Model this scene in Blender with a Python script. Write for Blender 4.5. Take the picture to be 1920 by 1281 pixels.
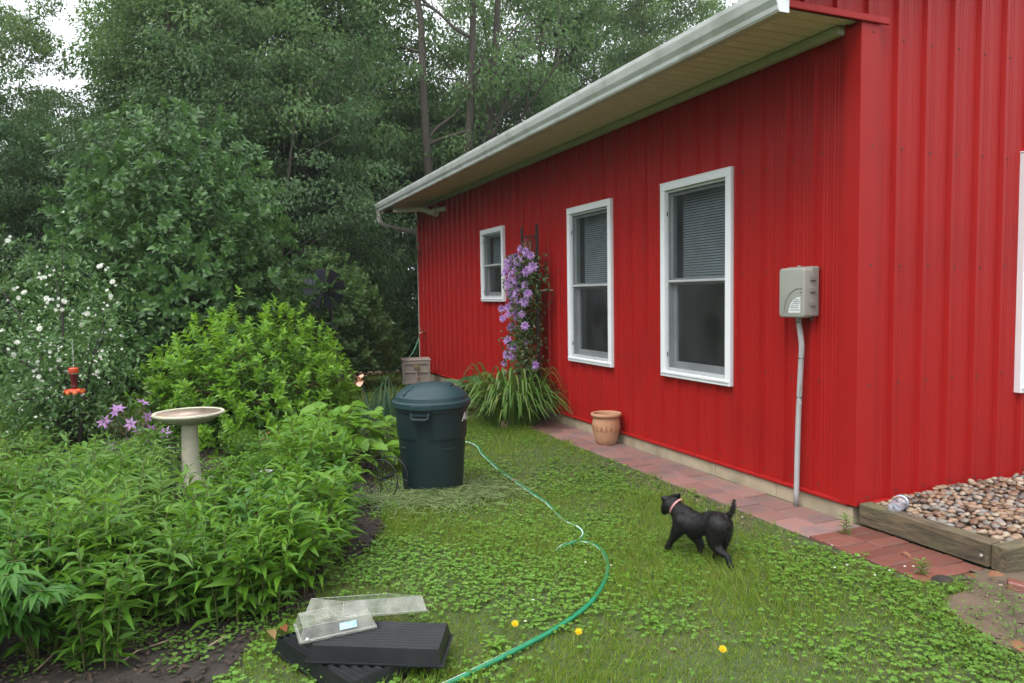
import bpy, bmesh, math, random
import numpy as np
from mathutils import Matrix, Vector

for o in list(bpy.data.objects):
    bpy.data.objects.remove(o)
random.seed(7)
RS = np.random.RandomState(11)
scene = bpy.context.scene
C = scene.collection
R_ = math.radians

# ------------------------------------------------------------------ camera
PX, PY, FPX = 960.0, 640.5, 1374.0
CAMZ = 1.4
def _cv(v):
    d = np.array([v[0] - PX, -(v[1] - PY), -FPX]); return d / np.linalg.norm(d)
_y = _cv((381, 562)); _x = _cv((4240, 500))
_x = _x - _y * (_x @ _y); _x /= np.linalg.norm(_x); _z = np.cross(_x, _y)
RM = np.array([_x, _y, _z])
CAM = np.array([0, 0, CAMZ])
cam_d = bpy.data.cameras.new('camera'); cam = bpy.data.objects.new('camera', cam_d); C.objects.link(cam)
cam_d.sensor_fit = 'HORIZONTAL'; cam_d.sensor_width = 36; cam_d.lens = 36 * FPX / 1920
cam_d.clip_start = .05; cam_d.clip_end = 600
M4 = Matrix([list(RM[i]) + [CAM[i]] for i in range(3)] + [[0, 0, 0, 1]])
cam.matrix_world = M4
scene.camera = cam

# ------------------------------------------------------------------ sky, sun, exposure
SUN_EL, SUN_ROT = 58, 238
w = bpy.data.worlds.new('World'); scene.world = w; w.use_nodes = True
nt = w.node_tree; nt.nodes.clear()
sky = nt.nodes.new('ShaderNodeTexSky'); sky.sky_type = 'NISHITA'; sky.sun_disc = False
sky.sun_elevation = R_(SUN_EL); sky.sun_rotation = R_(SUN_ROT); sky.dust_density = 6; sky.air_density = 1.2; sky.ozone_density = 1
hs = nt.nodes.new('ShaderNodeHueSaturation'); hs.inputs['Saturation'].default_value = .22
ov = nt.nodes.new('ShaderNodeMix'); ov.data_type = 'RGBA'; ov.inputs[0].default_value = .75
tcw = nt.nodes.new('ShaderNodeTexCoord'); sx = nt.nodes.new('ShaderNodeSeparateXYZ'); nt.links.new(tcw.outputs['Generated'], sx.inputs[0])
mrw = nt.nodes.new('ShaderNodeMapRange'); mrw.inputs[3].default_value = .62; mrw.inputs[4].default_value = 1.5; nt.links.new(sx.outputs['Z'], mrw.inputs[0])   # overcast sky: brighter overhead than at the horizon
vmw = nt.nodes.new('ShaderNodeVectorMath'); vmw.operation = 'SCALE'; vmw.inputs[0].default_value = (9.0, 9.4, 9.9); nt.links.new(mrw.outputs[0], vmw.inputs['Scale']); nt.links.new(vmw.outputs[0], ov.inputs[7])
bgn = nt.nodes.new('ShaderNodeBackground'); bgn.inputs['Strength'].default_value = .12
out = nt.nodes.new('ShaderNodeOutputWorld')
nt.links.new(sky.outputs[0], hs.inputs['Color']); nt.links.new(hs.outputs[0], ov.inputs[6])
nt.links.new(ov.outputs[2], bgn.inputs['Color']); nt.links.new(bgn.outputs[0], out.inputs[0])
sl = bpy.data.lights.new('sun', 'SUN'); sl.energy = 1.0; sl.angle = R_(25); sl.color = (1, .97, .92)
so = bpy.data.objects.new('sun', sl); C.objects.link(so)
# sun direction (azimuth measured like the sky's sun_rotation, clockwise from +Y)
_az = R_(SUN_ROT); _el = R_(SUN_EL)
sd = Vector((math.sin(_az) * math.cos(_el), math.cos(_az) * math.cos(_el), math.sin(_el)))
so.rotation_euler = (-sd).to_track_quat('-Z', 'Y').to_euler()
so.location = (0, 0, 30)
vs = scene.view_settings; vs.view_transform = 'Standard'; vs.look = 'None'; vs.gamma = 1; vs.use_curve_mapping = False
vs.exposure = 1.0
scene.render.engine = 'CYCLES'
cy = scene.cycles; cy.use_denoising = True; cy.max_bounces = 6; cy.transparent_max_bounces = 10
cy.diffuse_bounces = 3; cy.glossy_bounces = 3; cy.transmission_bounces = 5; cy.caustics_reflective = False; cy.caustics_refractive = False

# ------------------------------------------------------------------ pixel helpers (photo pixel -> ray -> surface it touches)
def ray(px, py): return RM @ np.array([px - PX, -(py - PY), -FPX])
def onz(px, py, z=0.): d = ray(px, py); return CAM + (z - CAM[2]) / d[2] * d
def onx(px, py, X): d = ray(px, py); return CAM + (X - CAM[0]) / d[0] * d
def ony(px, py, Y): d = ray(px, py); return CAM + (Y - CAM[1]) / d[1] * d
def atd(px, py, dep): d = ray(px, py) / FPX; return CAM + d * dep
def sstep(a, b, x):
    t = np.clip((np.asarray(x, float) - a) / (b - a), 0, 1); return t * t * (3 - 2 * t)
def gh(x, y):
    x = np.asarray(x, float); y = np.asarray(y, float)
    h = .068 * sstep(2.15, 2.95, x) * (1 - sstep(9, 11.5, y))
    h = h + .012 * np.sin(x * 2.1 + .7) * np.sin(y * 1.7) + .006 * np.sin(x * 5.3 + y * 3.1) * np.sin(y * 4.7 - x * 2)
    h = np.where(x > 2.9, np.minimum(h, .066), h)
    return h
def G(px, py):
    z = 0.
    for _ in range(5):
        p = onz(px, py, z); z = float(gh(p[0], p[1]))
    return np.array([p[0], p[1], z])

# ------------------------------------------------------------------ scene-graph helpers
def thing(name, label, cat, loc=(0, 0, 0), rz=0, group=None):
    o = bpy.data.objects.new(name, None); C.objects.link(o); o.empty_display_size = .1
    o.location = [float(v) for v in loc]; o.rotation_euler = (0, 0, rz); o['label'] = label; o['category'] = cat
    if group: o['group'] = group
    return o
def tag(o, label=None, cat=None, group=None, kind=None):
    if label: o['label'] = label
    if cat: o['category'] = cat
    if group: o['group'] = group
    if kind: o['kind'] = kind
    return o
def link(name, me, parent=None, loc=None, mw=None):
    o = bpy.data.objects.new(name, me); C.objects.link(o)
    if parent is not None: o.parent = parent
    if mw is not None: o.matrix_basis = mw
    if loc is not None: o.location = [float(v) for v in loc]
    return o
def chain_loc(p):
    v = Vector((0, 0, 0))
    while p is not None:
        v += p.location; p = p.parent
    return v
def meshdata(name, V, F, mat, smooth=False):
    me = bpy.data.meshes.new(name)
    me.from_pydata([tuple(map(float, v)) for v in V], [], [tuple(int(i) for i in f) for f in F])
    if smooth:
        me.polygons.foreach_set('use_smooth', [True] * len(me.polygons))
    if mat is not None:
        me.materials.append(mat)
    me.update()
    return me
class MB:
    """collects boxes, tubes, lathes and builds ONE mesh object"""
    def __init__(s): s.V = []; s.F = []
    def add(s, V, F):
        n = len(s.V); s.V += [tuple(v) for v in V]; s.F += [tuple(i + n for i in f) for f in F]; return s
    def box(s, x0, x1, y0, y1, z0, z1):
        V = [(x, y, z) for x in (x0, x1) for y in (y0, y1) for z in (z0, z1)]
        F = [(0, 1, 3, 2), (4, 6, 7, 5), (0, 4, 5, 1), (2, 3, 7, 6), (0, 2, 6, 4), (1, 5, 7, 3)]
        return s.add(V, F)
    def bbox(s, x0, x1, y0, y1, z0, z1, b=.004, seg=1):
        bm = bmesh.new(); bmesh.ops.create_cube(bm, size=1)
        for v in bm.verts:
            v.co = Vector(((x0 + x1) / 2 + v.co.x * (x1 - x0), (y0 + y1) / 2 + v.co.y * (y1 - y0), (z0 + z1) / 2 + v.co.z * (z1 - z0)))
        bmesh.ops.bevel(bm, geom=bm.edges[:], offset=b, segments=seg, affect='EDGES', profile=.5)
        bm.verts.index_update()
        s.add([v.co[:] for v in bm.verts], [[v.index for v in f.verts] for f in bm.faces]); bm.free(); return s
    def tube(s, pts, rad, n=8, cap=True, squash=None):
        pts = [np.array(p, float) for p in pts]
        if not hasattr(rad, '__len__'): rad = [rad] * len(pts)
        base = len(s.V); prev = None; V = []
        for i, p in enumerate(pts):
            t = pts[min(i + 1, len(pts) - 1)] - pts[max(i - 1, 0)]; L = np.linalg.norm(t); t = t / (L if L else 1)
            if prev is None:
                a = np.array([0, 0, 1.]) if abs(t[2]) < .9 else np.array([1., 0, 0])
                u = np.cross(t, a); u /= np.linalg.norm(u)
            else:
                u = prev - t * (prev @ t); u /= (np.linalg.norm(u) or 1)
            prev = u; v = np.cross(t, u)
            for k in range(n):
                an = 2 * math.pi * k / n
                V.append(p + rad[i] * (math.cos(an) * u + math.sin(an) * v))
        F = []
        for i in range(len(pts) - 1):
            for k in range(n):
                a = i * n + k; b = i * n + (k + 1) % n; F.append((a, b, b + n, a + n))
        if cap:
            F.append(tuple(range(n))[::-1]); F.append(tuple(range((len(pts) - 1) * n, len(pts) * n)))
        return s.add(V, F)
    def lathe(s, prof, n=32, c=(0, 0, 0), cap=True):
        V = []; F = []
        for r, z in prof:
            for k in range(n):
                a = 2 * math.pi * k / n; V.append((c[0] + r * math.cos(a), c[1] + r * math.sin(a), c[2] + z))
        for i in range(len(prof) - 1):
            for k in range(n):
                a = i * n + k; b = i * n + (k + 1) % n; F.append((a, b, b + n, a + n))
        if cap and prof[0][0] > 1e-4: F.append(tuple(range(n))[::-1])
        if cap and prof[-1][0] > 1e-4: F.append(tuple(range((len(prof) - 1) * n, len(prof) * n)))
        return s.add(V, F)
    def ball(s, c, r, nu=8, nv=5):
        rx, ry, rz = r if hasattr(r, '__len__') else (r, r, r)
        prof = [(max(math.sin(math.pi * i / nv), 1e-5), -math.cos(math.pi * i / nv)) for i in range(nv + 1)]
        V = []; F = []
        for q, z in prof:
            for k in range(nu):
                a = 2 * math.pi * k / nu; V.append((c[0] + rx * q * math.cos(a), c[1] + ry * q * math.sin(a), c[2] + rz * z))
        for i in range(nv):
            for k in range(nu):
                a = i * nu + k; b = i * nu + (k + 1) % nu; F.append((a, b, b + nu, a + nu))
        return s.add(V, F)
    def xf(s, M):
        s.V = [tuple((M @ Vector(v))[:]) for v in s.V]; return s
    def build(s, name, mat, parent=None, smooth=False, world=False, auto=None):
        V = s.V
        if world and parent is not None:
            off = chain_loc(parent); V = [(v[0] - off.x, v[1] - off.y, v[2] - off.z) for v in V]
        me = meshdata(name, V, s.F, mat, smooth)
        if auto is not None:
            bm = bmesh.new(); bm.from_mesh(me)
            for e in bm.edges:
                if len(e.link_faces) == 2 and e.calc_face_angle(0) > R_(auto): e.smooth = False
            for f in bm.faces: f.smooth = True
            bm.to_mesh(me); bm.free()
        return link(name, me, parent)
def smooth_path(pts, n=8):
    """Catmull-Rom through pts"""
    P = [np.array(p, float) for p in pts]; P = [2 * P[0] - P[1]] + P + [2 * P[-1] - P[-2]]; o = []
    for i in range(1, len(P) - 2):
        for k in range(n):
            t = k / n; a, b, c, d = P[i - 1:i + 3]
            o.append(.5 * (2 * b + (c - a) * t + (2 * a - 5 * b + 4 * c - d) * t * t + (3 * b - a - 3 * c + d) * t ** 3))
    o.append(P[-2]); return o

# ------------------------------------------------------------------ materials
def nodes(m):
    m.use_nodes = True; t = m.node_tree; t.nodes.clear(); return t
def pmat(name, c1, c2=None, scale=8, rough=.6, bump=0, bscale=40, metal=0, spec=.5, coat=0, rough2=None, stretch=None, c3=None, s3=2.5, f3=.5, objrand=0, detail=5):
    """principled; two base colours by noise, an optional third as larger stains, fine relief"""
    m = bpy.data.materials.new(name); t = nodes(m); N = t.nodes; L = t.links
    o = N.new('ShaderNodeOutputMaterial'); b = N.new('ShaderNodeBsdfPrincipled'); L.new(b.outputs[0], o.inputs[0])
    b.inputs['Roughness'].default_value = rough; b.inputs['Metallic'].default_value = metal
    b.inputs['Specular IOR Level'].default_value = spec; b.inputs['Coat Weight'].default_value = coat; b.inputs['Coat Roughness'].default_value = .15
    tc = N.new('ShaderNodeTexCoord'); mp = N.new('ShaderNodeMapping'); L.new(tc.outputs['Object'], mp.inputs[0])
    if stretch: mp.inputs['Scale'].default_value = stretch
    col = None
    c1 = (*c1, 1)
    if c2 is not None:
        n = N.new('ShaderNodeTexNoise'); n.inputs['Scale'].default_value = scale; n.inputs['Detail'].default_value = detail
        n.inputs['Roughness'].default_value = .65; L.new(mp.outputs[0], n.inputs[0])
        r = N.new('ShaderNodeMapRange'); r.inputs[1].default_value = .32; r.inputs[2].default_value = .68; L.new(n.outputs[0], r.inputs[0])
        x = N.new('ShaderNodeMix'); x.data_type = 'RGBA'; x.inputs[6].default_value = c1; x.inputs[7].default_value = (*c2, 1)
        L.new(r.outputs[0], x.inputs[0]); col = x.outputs[2]
        if rough2 is not None:
            rr = N.new('ShaderNodeMapRange'); rr.inputs[3].default_value = rough; rr.inputs[4].default_value = rough2
            L.new(r.outputs[0], rr.inputs[0]); L.new(rr.outputs[0], b.inputs['Roughness'])
        if c3 is not None:
            n3 = N.new('ShaderNodeTexNoise'); n3.inputs['Scale'].default_value = s3; n3.inputs['Detail'].default_value = 6
            L.new(tc.outputs['Object'], n3.inputs[0])
            r3 = N.new('ShaderNodeMapRange'); r3.inputs[1].default_value = .5; r3.inputs[2].default_value = .72; r3.inputs[4].default_value = f3
            L.new(n3.outputs[0], r3.inputs[0])
            x3 = N.new('ShaderNodeMix'); x3.data_type = 'RGBA'; x3.inputs[7].default_value = (*c3, 1)
            L.new(r3.outputs[0], x3.inputs[0]); L.new(col, x3.inputs[6]); col = x3.outputs[2]
        if objrand:
            oi = N.new('ShaderNodeObjectInfo'); hv = N.new('ShaderNodeHueSaturation')
            mr = N.new('ShaderNodeMapRange'); mr.inputs[3].default_value = 1 - objrand; mr.inputs[4].default_value = 1 + objrand
            L.new(oi.outputs['Random'], mr.inputs[0]); L.new(mr.outputs[0], hv.inputs['Value']); L.new(col, hv.inputs['Color']); col = hv.outputs[0]
        L.new(col, b.inputs['Base Color'])
    else:
        b.inputs['Base Color'].default_value = c1
    if bump:
        nb = N.new('ShaderNodeTexNoise'); nb.inputs['Scale'].default_value = bscale; nb.inputs['Detail'].default_value = 6
        L.new(mp.outputs[0], nb.inputs[0])
        bn = N.new('ShaderNodeBump'); bn.inputs['Strength'].default_value = bump; bn.inputs['Distance'].default_value = .01
        L.new(nb.outputs[0], bn.inputs['Height']); L.new(bn.outputs[0], b.inputs['Normal'])
    return m
def leafmat(name, cols, rough=.38, trans=.35, spec=.3):
    """leaf: colour picked per leaf (mesh attribute 'tint' plus the object's random), thin and a little translucent, wet sheen"""
    m = bpy.data.materials.new(name); t = nodes(m); N = t.nodes; L = t.links
    o = N.new('ShaderNodeOutputMaterial'); b = N.new('ShaderNodeBsdfPrincipled'); tr = N.new('ShaderNodeBsdfTranslucent')
    mx = N.new('ShaderNodeMixShader'); mx.inputs[0].default_value = trans
    at = N.new('ShaderNodeAttribute'); at.attribute_name = 'tint'; oi = N.new('ShaderNodeObjectInfo')
    ad = N.new('ShaderNodeMath'); ad.operation = 'ADD'; fr = N.new('ShaderNodeMath'); fr.operation = 'FRACT'
    L.new(at.outputs['Fac'], ad.inputs[0]); L.new(oi.outputs['Random'], ad.inputs[1]); L.new(ad.outputs[0], fr.inputs[0])
    cr = N.new('ShaderNodeValToRGB'); e = cr.color_ramp.elements
    while len(e) < len(cols): e.new(.5)
    for i, c in enumerate(cols):
        e[i].position = i / (len(cols) - 1); e[i].color = (*c, 1)
    L.new(fr.outputs[0], cr.inputs[0])
    hv = N.new('ShaderNodeHueSaturation'); hv.inputs['Value'].default_value = 1.5; hv.inputs['Hue'].default_value = .485
    L.new(cr.outputs[0], b.inputs['Base Color']); L.new(cr.outputs[0], hv.inputs['Color']); L.new(hv.outputs[0], tr.inputs['Color'])
    b.inputs['Roughness'].default_value = rough; b.inputs['Specular IOR Level'].default_value = spec
    L.new(b.outputs[0], mx.inputs[1]); L.new(tr.outputs[0], mx.inputs[2]); L.new(mx.outputs[0], o.inputs[0])
    return m
def clearmat(name, tint, cloud, cloudcol, gloss_rough=.05, scale=12, ior=1.5):
    """clear sheet: transparent + Fresnel reflection, with an even or blotchy cloudiness"""
    m = bpy.data.materials.new(name); t = nodes(m); N = t.nodes; L = t.links
    o = N.new('ShaderNodeOutputMaterial'); tp = N.new('ShaderNodeBsdfTransparent'); tp.inputs[0].default_value = (*tint, 1)
    gl = N.new('ShaderNodeBsdfGlossy'); gl.inputs['Roughness'].default_value = gloss_rough; gl.inputs[0].default_value = (1, 1, 1, 1)
    df = N.new('ShaderNodeBsdfDiffuse'); df.inputs[0].default_value = (*cloudcol, 1)
    lw = N.new('ShaderNodeLayerWeight'); lw.inputs[0].default_value = .5; pw = N.new('ShaderNodeMath'); pw.operation = 'POWER'; pw.inputs[1].default_value = 4.0   # Schlick reflectance, the same from both sides
    f0 = ((ior - 1) / (ior + 1)) ** 2; fz = N.new('ShaderNodeMapRange'); fz.inputs[3].default_value = f0; fz.inputs[4].default_value = 1.0 if ior > 1.2 else .05
    L.new(lw.outputs['Facing'], pw.inputs[0]); L.new(pw.outputs[0], fz.inputs[0])
    m1 = N.new('ShaderNodeMixShader'); m2 = N.new('ShaderNodeMixShader')
    tc = N.new('ShaderNodeTexCoord'); n = N.new('ShaderNodeTexNoise'); n.inputs['Scale'].default_value = scale; n.inputs['Detail'].default_value = 5
    L.new(tc.outputs['Object'], n.inputs[0]); r = N.new('ShaderNodeMapRange'); r.inputs[1].default_value = .3; r.inputs[2].default_value = .7
    r.inputs[3].default_value = cloud * .5; r.inputs[4].default_value = min(1, cloud * 1.5); L.new(n.outputs[0], r.inputs[0])
    L.new(r.outputs[0], m1.inputs[0]); L.new(tp.outputs[0], m1.inputs[1]); L.new(df.outputs[0], m1.inputs[2])
    L.new(fz.outputs[0], m2.inputs[0]); L.new(m1.outputs[0], m2.inputs[1]); L.new(gl.outputs[0], m2.inputs[2]); L.new(m2.outputs[0], o.inputs[0])
    return m
MT = dict(
    red=pmat('red_siding', (.315, .0085, .008), (.345, .012, .0105), 3, .44, .04, 20, spec=.22, stretch=(6, 6, .5), c3=(.25, .010, .010), s3=1.6, f3=.5),
    redtrim=pmat('red_trim', (.315, .0085, .008), (.345, .012, .0105), 3, .44, spec=.22),
    screw=pmat('screw', (.09, .02, .02), (.14, .05, .04), 30, .5),
    white=pmat('white_trim', (.78, .80, .83), (.73, .75, .78), 6, .4),
    grey_frame=pmat('grey_frame', (.40, .42, .43), (.46, .47, .48), 9, .45),
    gutter=pmat('gutter', (.56, .58, .57), (.42, .44, .42), 5, .45, stretch=(3, .6, 6), c3=(.22, .23, .19), s3=4, f3=.6),
    roofwhite=pmat('roof_metal', (.62, .66, .66), (.52, .56, .55), 5, .4, c3=(.3, .33, .28), s3=5, f3=.5),
    soffit=pmat('soffit', (.74, .69, .60), (.67, .62, .53), 4, .6, c3=(.36, .33, .25), s3=2, f3=.5),
    soffit_edge=pmat('soffit_edge', (.44, .43, .36), (.36, .37, .29), 5, .6),
    fascia_rust=pmat('rusty_fascia', (.30, .10, .07), (.38, .25, .18), 14, .7, c3=(.42, .38, .3), s3=9, f3=.8),
    concrete=pmat('foundation', (.45, .37, .26), (.36, .30, .21), 6, .8, .25, 60, c3=(.18, .15, .1), s3=5, f3=.5),
    pvc=pmat('white_pipe', (.66, .64, .58), (.5, .45, .36), 7, .4, c3=(.3, .25, .18), s3=4, f3=.6),
    downspout=pmat('downspout', (.42, .41, .38), (.34, .32, .28), 8, .45),
    room=pmat('dark_room', (.035, .04, .042), (.05, .055, .057), 2, .9),
    blind=pmat('blind', (.72, .78, .80), (.66, .72, .74), 5, .6),
    clutter=pmat('clutter', (.12, .11, .10), (.2, .2, .19), 9, .8),
    clutter2=pmat('blue_box', (.10, .22, .40), (.4, .5, .55), 14, .6),
    glass=clearmat('window_glass', (.80, .84, .84), .0, (.5, .5, .5), .02),
    screen=clearmat('insect_screen', (.78, .79, .80), .24, (.10, .105, .11), .6, 3, 1.04),
    paver=pmat('paver', (.28, .135, .112), (.215, .145, .135), 9, .5, .35, 90, c3=(.13, .12, .125), s3=3.5, f3=.8, objrand=.16, rough2=.35),
    brick=pmat('paver_brick', (.175, .062, .046), (.145, .06, .046), 9, .45, .35, 90, c3=(.16, .09, .075), s3=5, f3=.6, objrand=.2, rough2=.3),
    can=pmat('can_plastic', (.007, .017, .019), (.009, .021, .023), 6, .42, .10, 160, c3=(.015, .024, .025), s3=5, f3=.5, rough2=.5, spec=.32),
    lid=pmat('lid_plastic', (.012, .032, .038), (.016, .040, .045), 6, .36, .12, 140, rough2=.46, spec=.3),
    whiteprint=pmat('white_print', (.75, .75, .74), (.6, .6, .6), 20, .5),
    terracotta=pmat('terracotta', (.47, .255, .145), (.40, .205, .115), 9, .7, .25, 70, c3=(.5, .38, .27), s3=5, f3=.6),
    terracotta_dark=pmat('terracotta_relief', (.26, .10, .05), (.32, .14, .07), 9, .8),
    soilpot=pmat('pot_soil', (.10, .07, .045), (.2, .13, .08), 30, .9, .5, 60),
    hose=pmat('hose', (.006, .17, .075), (.012, .21, .10), 20, .35),
    hosestripe=pmat('hose_stripe', (.7, .74, .7), (.55, .62, .55), 20, .4),
    brass=pmat('brass', (.35, .27, .16), (.25, .18, .1), 20, .4, metal=.6),
    boxgrey=pmat('box_plastic', (.27, .27, .245), (.30, .30, .27), 5, .5, .06, 150),
    boxdark=pmat('box_back', (.20, .185, .17), (.23, .21, .195), 5, .55),
    conduit=pmat('conduit', (.40, .41, .42), (.36, .36, .37), 5, .45, c3=(.33, .29, .27), s3=4, f3=.4),
    black=pmat('black_plastic', (.006, .007, .009), (.010, .011, .014), 10, .34, .05, 90, rough2=.42, spec=.45, c3=(.018, .018, .021), s3=9, f3=.4),
    iron=pmat('black_iron', (.012, .012, .013), (.022, .02, .02), 25, .5),
    wmill=pmat('windmill_paint', (.012, .014, .022), (.02, .022, .032), 12, .45),
    timber=pmat('timber', (.17, .125, .072), (.045, .036, .024), 7, .8, .6, 30, stretch=(5, .9, 7), c3=(.10, .12, .05), s3=3, f3=.7),
    timber_end=pmat('timber_end', (.15, .11, .07), (.08, .06, .04), 20, .85, .5, 50),
    log=pmat('log_bark', (.12, .085, .055), (.2, .15, .1), 12, .9, .7, 40),
    cratewood=pmat('storage_box', (.30, .25, .215), (.25, .21, .185), 8, .65, .15, 50, c3=(.2, .19, .16), s3=4, f3=.5),
    cratedark=pmat('storage_box_dark', (.10, .085, .075), (.13, .11, .1), 8, .7),
    stone=pmat('cast_stone', (.52, .49, .38), (.42, .40, .30), 9, .8, .45, 70, c3=(.22, .26, .13), s3=5, f3=.6),
    bathin=pmat('bath_basin', (.34, .21, .16), (.50, .42, .34), 16, .4, .4, 50, c3=(.55, .33, .22), s3=7, f3=.6),
    redplastic=pmat('red_plastic', (.50, .045, .02), (.56, .08, .03), 12, .3),
    redglass=pmat('red_jar', (.085, .006, .012), (.10, .008, .016), 12, .12, coat=.5),
    yellow=pmat('yellow_center', (.62, .40, .06), (.55, .33, .05), 20, .5),
    gauge=clearmat('gauge_tube', (.86, .92, .88), .12, (.6, .66, .6), .1),
    gaugerim=pmat('gauge_rim', (.6, .63, .63), (.5, .52, .52), 20, .4),
    clear=clearmat('clear_plastic', (.88, .89, .86), .30, (.58, .58, .52), .09, 14),
    bottle=clearmat('clear_bottle', (.90, .92, .96), .16, (.75, .77, .85), .04, 30),
    bluelabel=pmat('blue_sticker', (.16, .42, .62), (.65, .72, .76), 30, .4),
    whitelabel=pmat('white_sticker', (.66, .67, .67), (.6, .61, .61), 20, .5),
    print=pmat('label_print', (.18, .19, .2), None, rough=.6),
    fur=pmat('black_fur', (.0085, .0078, .0080), (.016, .0145, .015), 60, .55, .35, 160, spec=.35, stretch=(1, 3, 3)),
    furgrey=pmat('grey_fur', (.10, .10, .105), (.05, .05, .052), 90, .7),
    collar=pmat('collar', (.38, .15, .16), (.45, .22, .22), 30, .6),
    bark=pmat('bark', (.045, .036, .028), (.085, .072, .055), 9, .9, .8, 25, stretch=(4, 4, .7)),
    darkbark=pmat('dark_bark', (.022, .018, .015), (.045, .036, .03), 9, .85, .7, 30, stretch=(4, 4, .7)),
    stem=pmat('green_stem', (.09, .13, .035), (.12, .10, .04), 12, .55),
    redstem=pmat('brown_stem', (.10, .055, .03), (.15, .085, .045), 12, .7),
    twig=pmat('dry_twig', (.32, .25, .16), (.22, .16, .1), 14, .9),
    peach=pmat('peach_petal', (.66, .38, .27), (.60, .30, .20), 14, .6),
)
LM = dict(
    tree=leafmat('tree_leaf', [(.062, .128, .036), (.082, .160, .044), (.104, .190, .052), (.068, .136, .048)], .5, .42, .35),
    tree2=leafmat('tree_leaf_pale', [(.084, .150, .046), (.110, .185, .056), (.132, .210, .066), (.080, .142, .056)], .5, .44, .35),
    treed=leafmat('tree_leaf_dark', [(.044, .094, .032), (.058, .120, .038), (.072, .140, .044), (.046, .100, .042)], .48, .40, .35),
    lilac=leafmat('lilac_leaf', [(.042, .105, .028), (.060, .138, .034), (.085, .178, .042), (.050, .115, .040)], .42, .3, .4),
    bright=leafmat('bright_leaf', [(.115, .25, .018), (.145, .30, .022), (.18, .34, .028), (.090, .21, .020)], .36, .38),
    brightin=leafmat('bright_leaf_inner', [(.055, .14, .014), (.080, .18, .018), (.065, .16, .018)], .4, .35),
    whiteb=leafmat('mock_leaf', [(.055, .125, .036), (.080, .160, .046), (.105, .195, .056), (.060, .130, .046)], .35, .3),
    phlox=leafmat('phlox_leaf', [(.056, .148, .013), (.076, .182, .016), (.098, .212, .020), (.062, .160, .022)], .40, .35),
    phloxb=leafmat('phlox_leaf_bright', [(.080, .195, .016), (.103, .228, .018), (.125, .260, .022), (.088, .205, .022)], .40, .38),
    peony=leafmat('peony_leaf', [(.036, .120, .014), (.050, .148, .017), (.066, .178, .022)], .38, .3),
    silver=leafmat('silver_leaf', [(.11, .20, .080), (.14, .24, .095), (.17, .27, .115)], .5, .3),
    hyd=leafmat('broad_leaf', [(.095, .215, .020), (.12, .25, .026), (.145, .285, .032)], .36, .36),
    hosta=leafmat('hosta_leaf', [(.055, .13, .055), (.075, .16, .068), (.10, .19, .085)], .32, .3),
    daylily=leafmat('daylily_leaf', [(.055, .12, .022), (.075, .155, .028), (.10, .185, .032), (.15, .17, .045)], .34, .3),
    iris=leafmat('iris_leaf', [(.055, .11, .062), (.070, .135, .072), (.05, .10, .05)], .42, .25),
    grass=leafmat('grass_blade', [(.105, .205, .014), (.130, .240, .017), (.170, .270, .024), (.23, .245, .052), (.095, .195, .017)], .5, .38),
    clover=leafmat('clover_leaf', [(.095, .215, .026), (.125, .260, .032), (.165, .30, .046), (.112, .24, .040)], .46, .32),
    clip=leafmat('clipping', [(.15, .23, .075), (.19, .27, .10), (.24, .28, .13), (.12, .19, .06)], .5, .3),
    clem=leafmat('clematis_leaf', [(.030, .075, .018), (.045, .095, .022), (.085, .085, .022), (.03, .065, .02)], .36, .28),
    brownleaf=leafmat('withered_leaf', [(.22, .16, .06), (.30, .20, .09), (.26, .09, .04), (.12, .16, .05)], .5, .3),
    purple=leafmat('purple_petal', [(.37, .20, .50), (.46, .28, .58), (.54, .37, .63), (.42, .20, .50)], .5, .3),
    lilacpet=leafmat('mauve_petal', [(.46, .25, .55), (.54, .32, .60), (.50, .23, .50)], .5, .35),
    whitepet=leafmat('white_petal', [(.68, .70, .64), (.76, .77, .72), (.72, .72, .62)], .55, .3),
    yellowpet=leafmat('yellow_petal', [(.74, .54, .012), (.78, .60, .02), (.70, .48, .01)], .5, .3),
    weed=leafmat('weed_leaf', [(.10, .21, .035), (.13, .25, .04), (.085, .18, .03)], .42, .36),
    mulch=leafmat('mulch_chip', [(.030, .021, .016), (.048, .033, .024), (.07, .05, .036), (.022, .016, .013)], .75, 0),
    deadleaf=leafmat('dead_leaf', [(.15, .06, .03), (.22, .10, .05), (.10, .045, .025)], .7, .1),
)

# ================================================================== THE SETTING
XW, YG = 3.385, 3.046          # long wall plane, gable wall plane
YB = 12.06                     # far end of the long wall
ZS = .177                      # bottom of the siding
def pip(poly, x, y):
    x = np.asarray(x, float); y = np.asarray(y, float); r = np.zeros(x.shape, bool); n = len(poly)
    for i in range(n):
        x0, y0 = poly[i]; x1, y1 = poly[(i + 1) % n]
        c = ((y0 > y) != (y1 > y)) & (x < (x1 - x0) * (y - y0) / ((y1 - y0) or 1e-9) + x0)
        r ^= c
    return r
BED = [(-1.9, 2.2), (-.35, 2.62), (-.02, 2.90), (.22, 3.18), (.42, 3.50), (.66, 3.86), (.95, 4.28), (1.05, 4.62), (1.06, 5.1), (1.22, 5.7), (1.42, 6.4), (1.66, 7.4),
       (1.82, 8.6), (1.5, 9.4), (.2, 9.4), (-1.2, 9.0), (-1.45, 7.6), (-1.25, 6.4), (-1.7, 5.4), (-2.4, 4.2)]
def wob(x, y): return .05 * np.sin(x * 9 + y * 4) + .035 * np.sin(y * 17 - x * 6)
def in_bed(x, y): return pip(BED, np.asarray(x) + wob(x, y) * .6, np.asarray(y) + wob(y, x) * .6)
SOILP = [(2.72, 1.2), (2.62, 1.62), (2.80, 1.95), (2.98, 2.16), (3.1, 2.28), (3.42, 2.28), (3.9, 2.2), (6, 2.2), (6, 1.0)]
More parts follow.
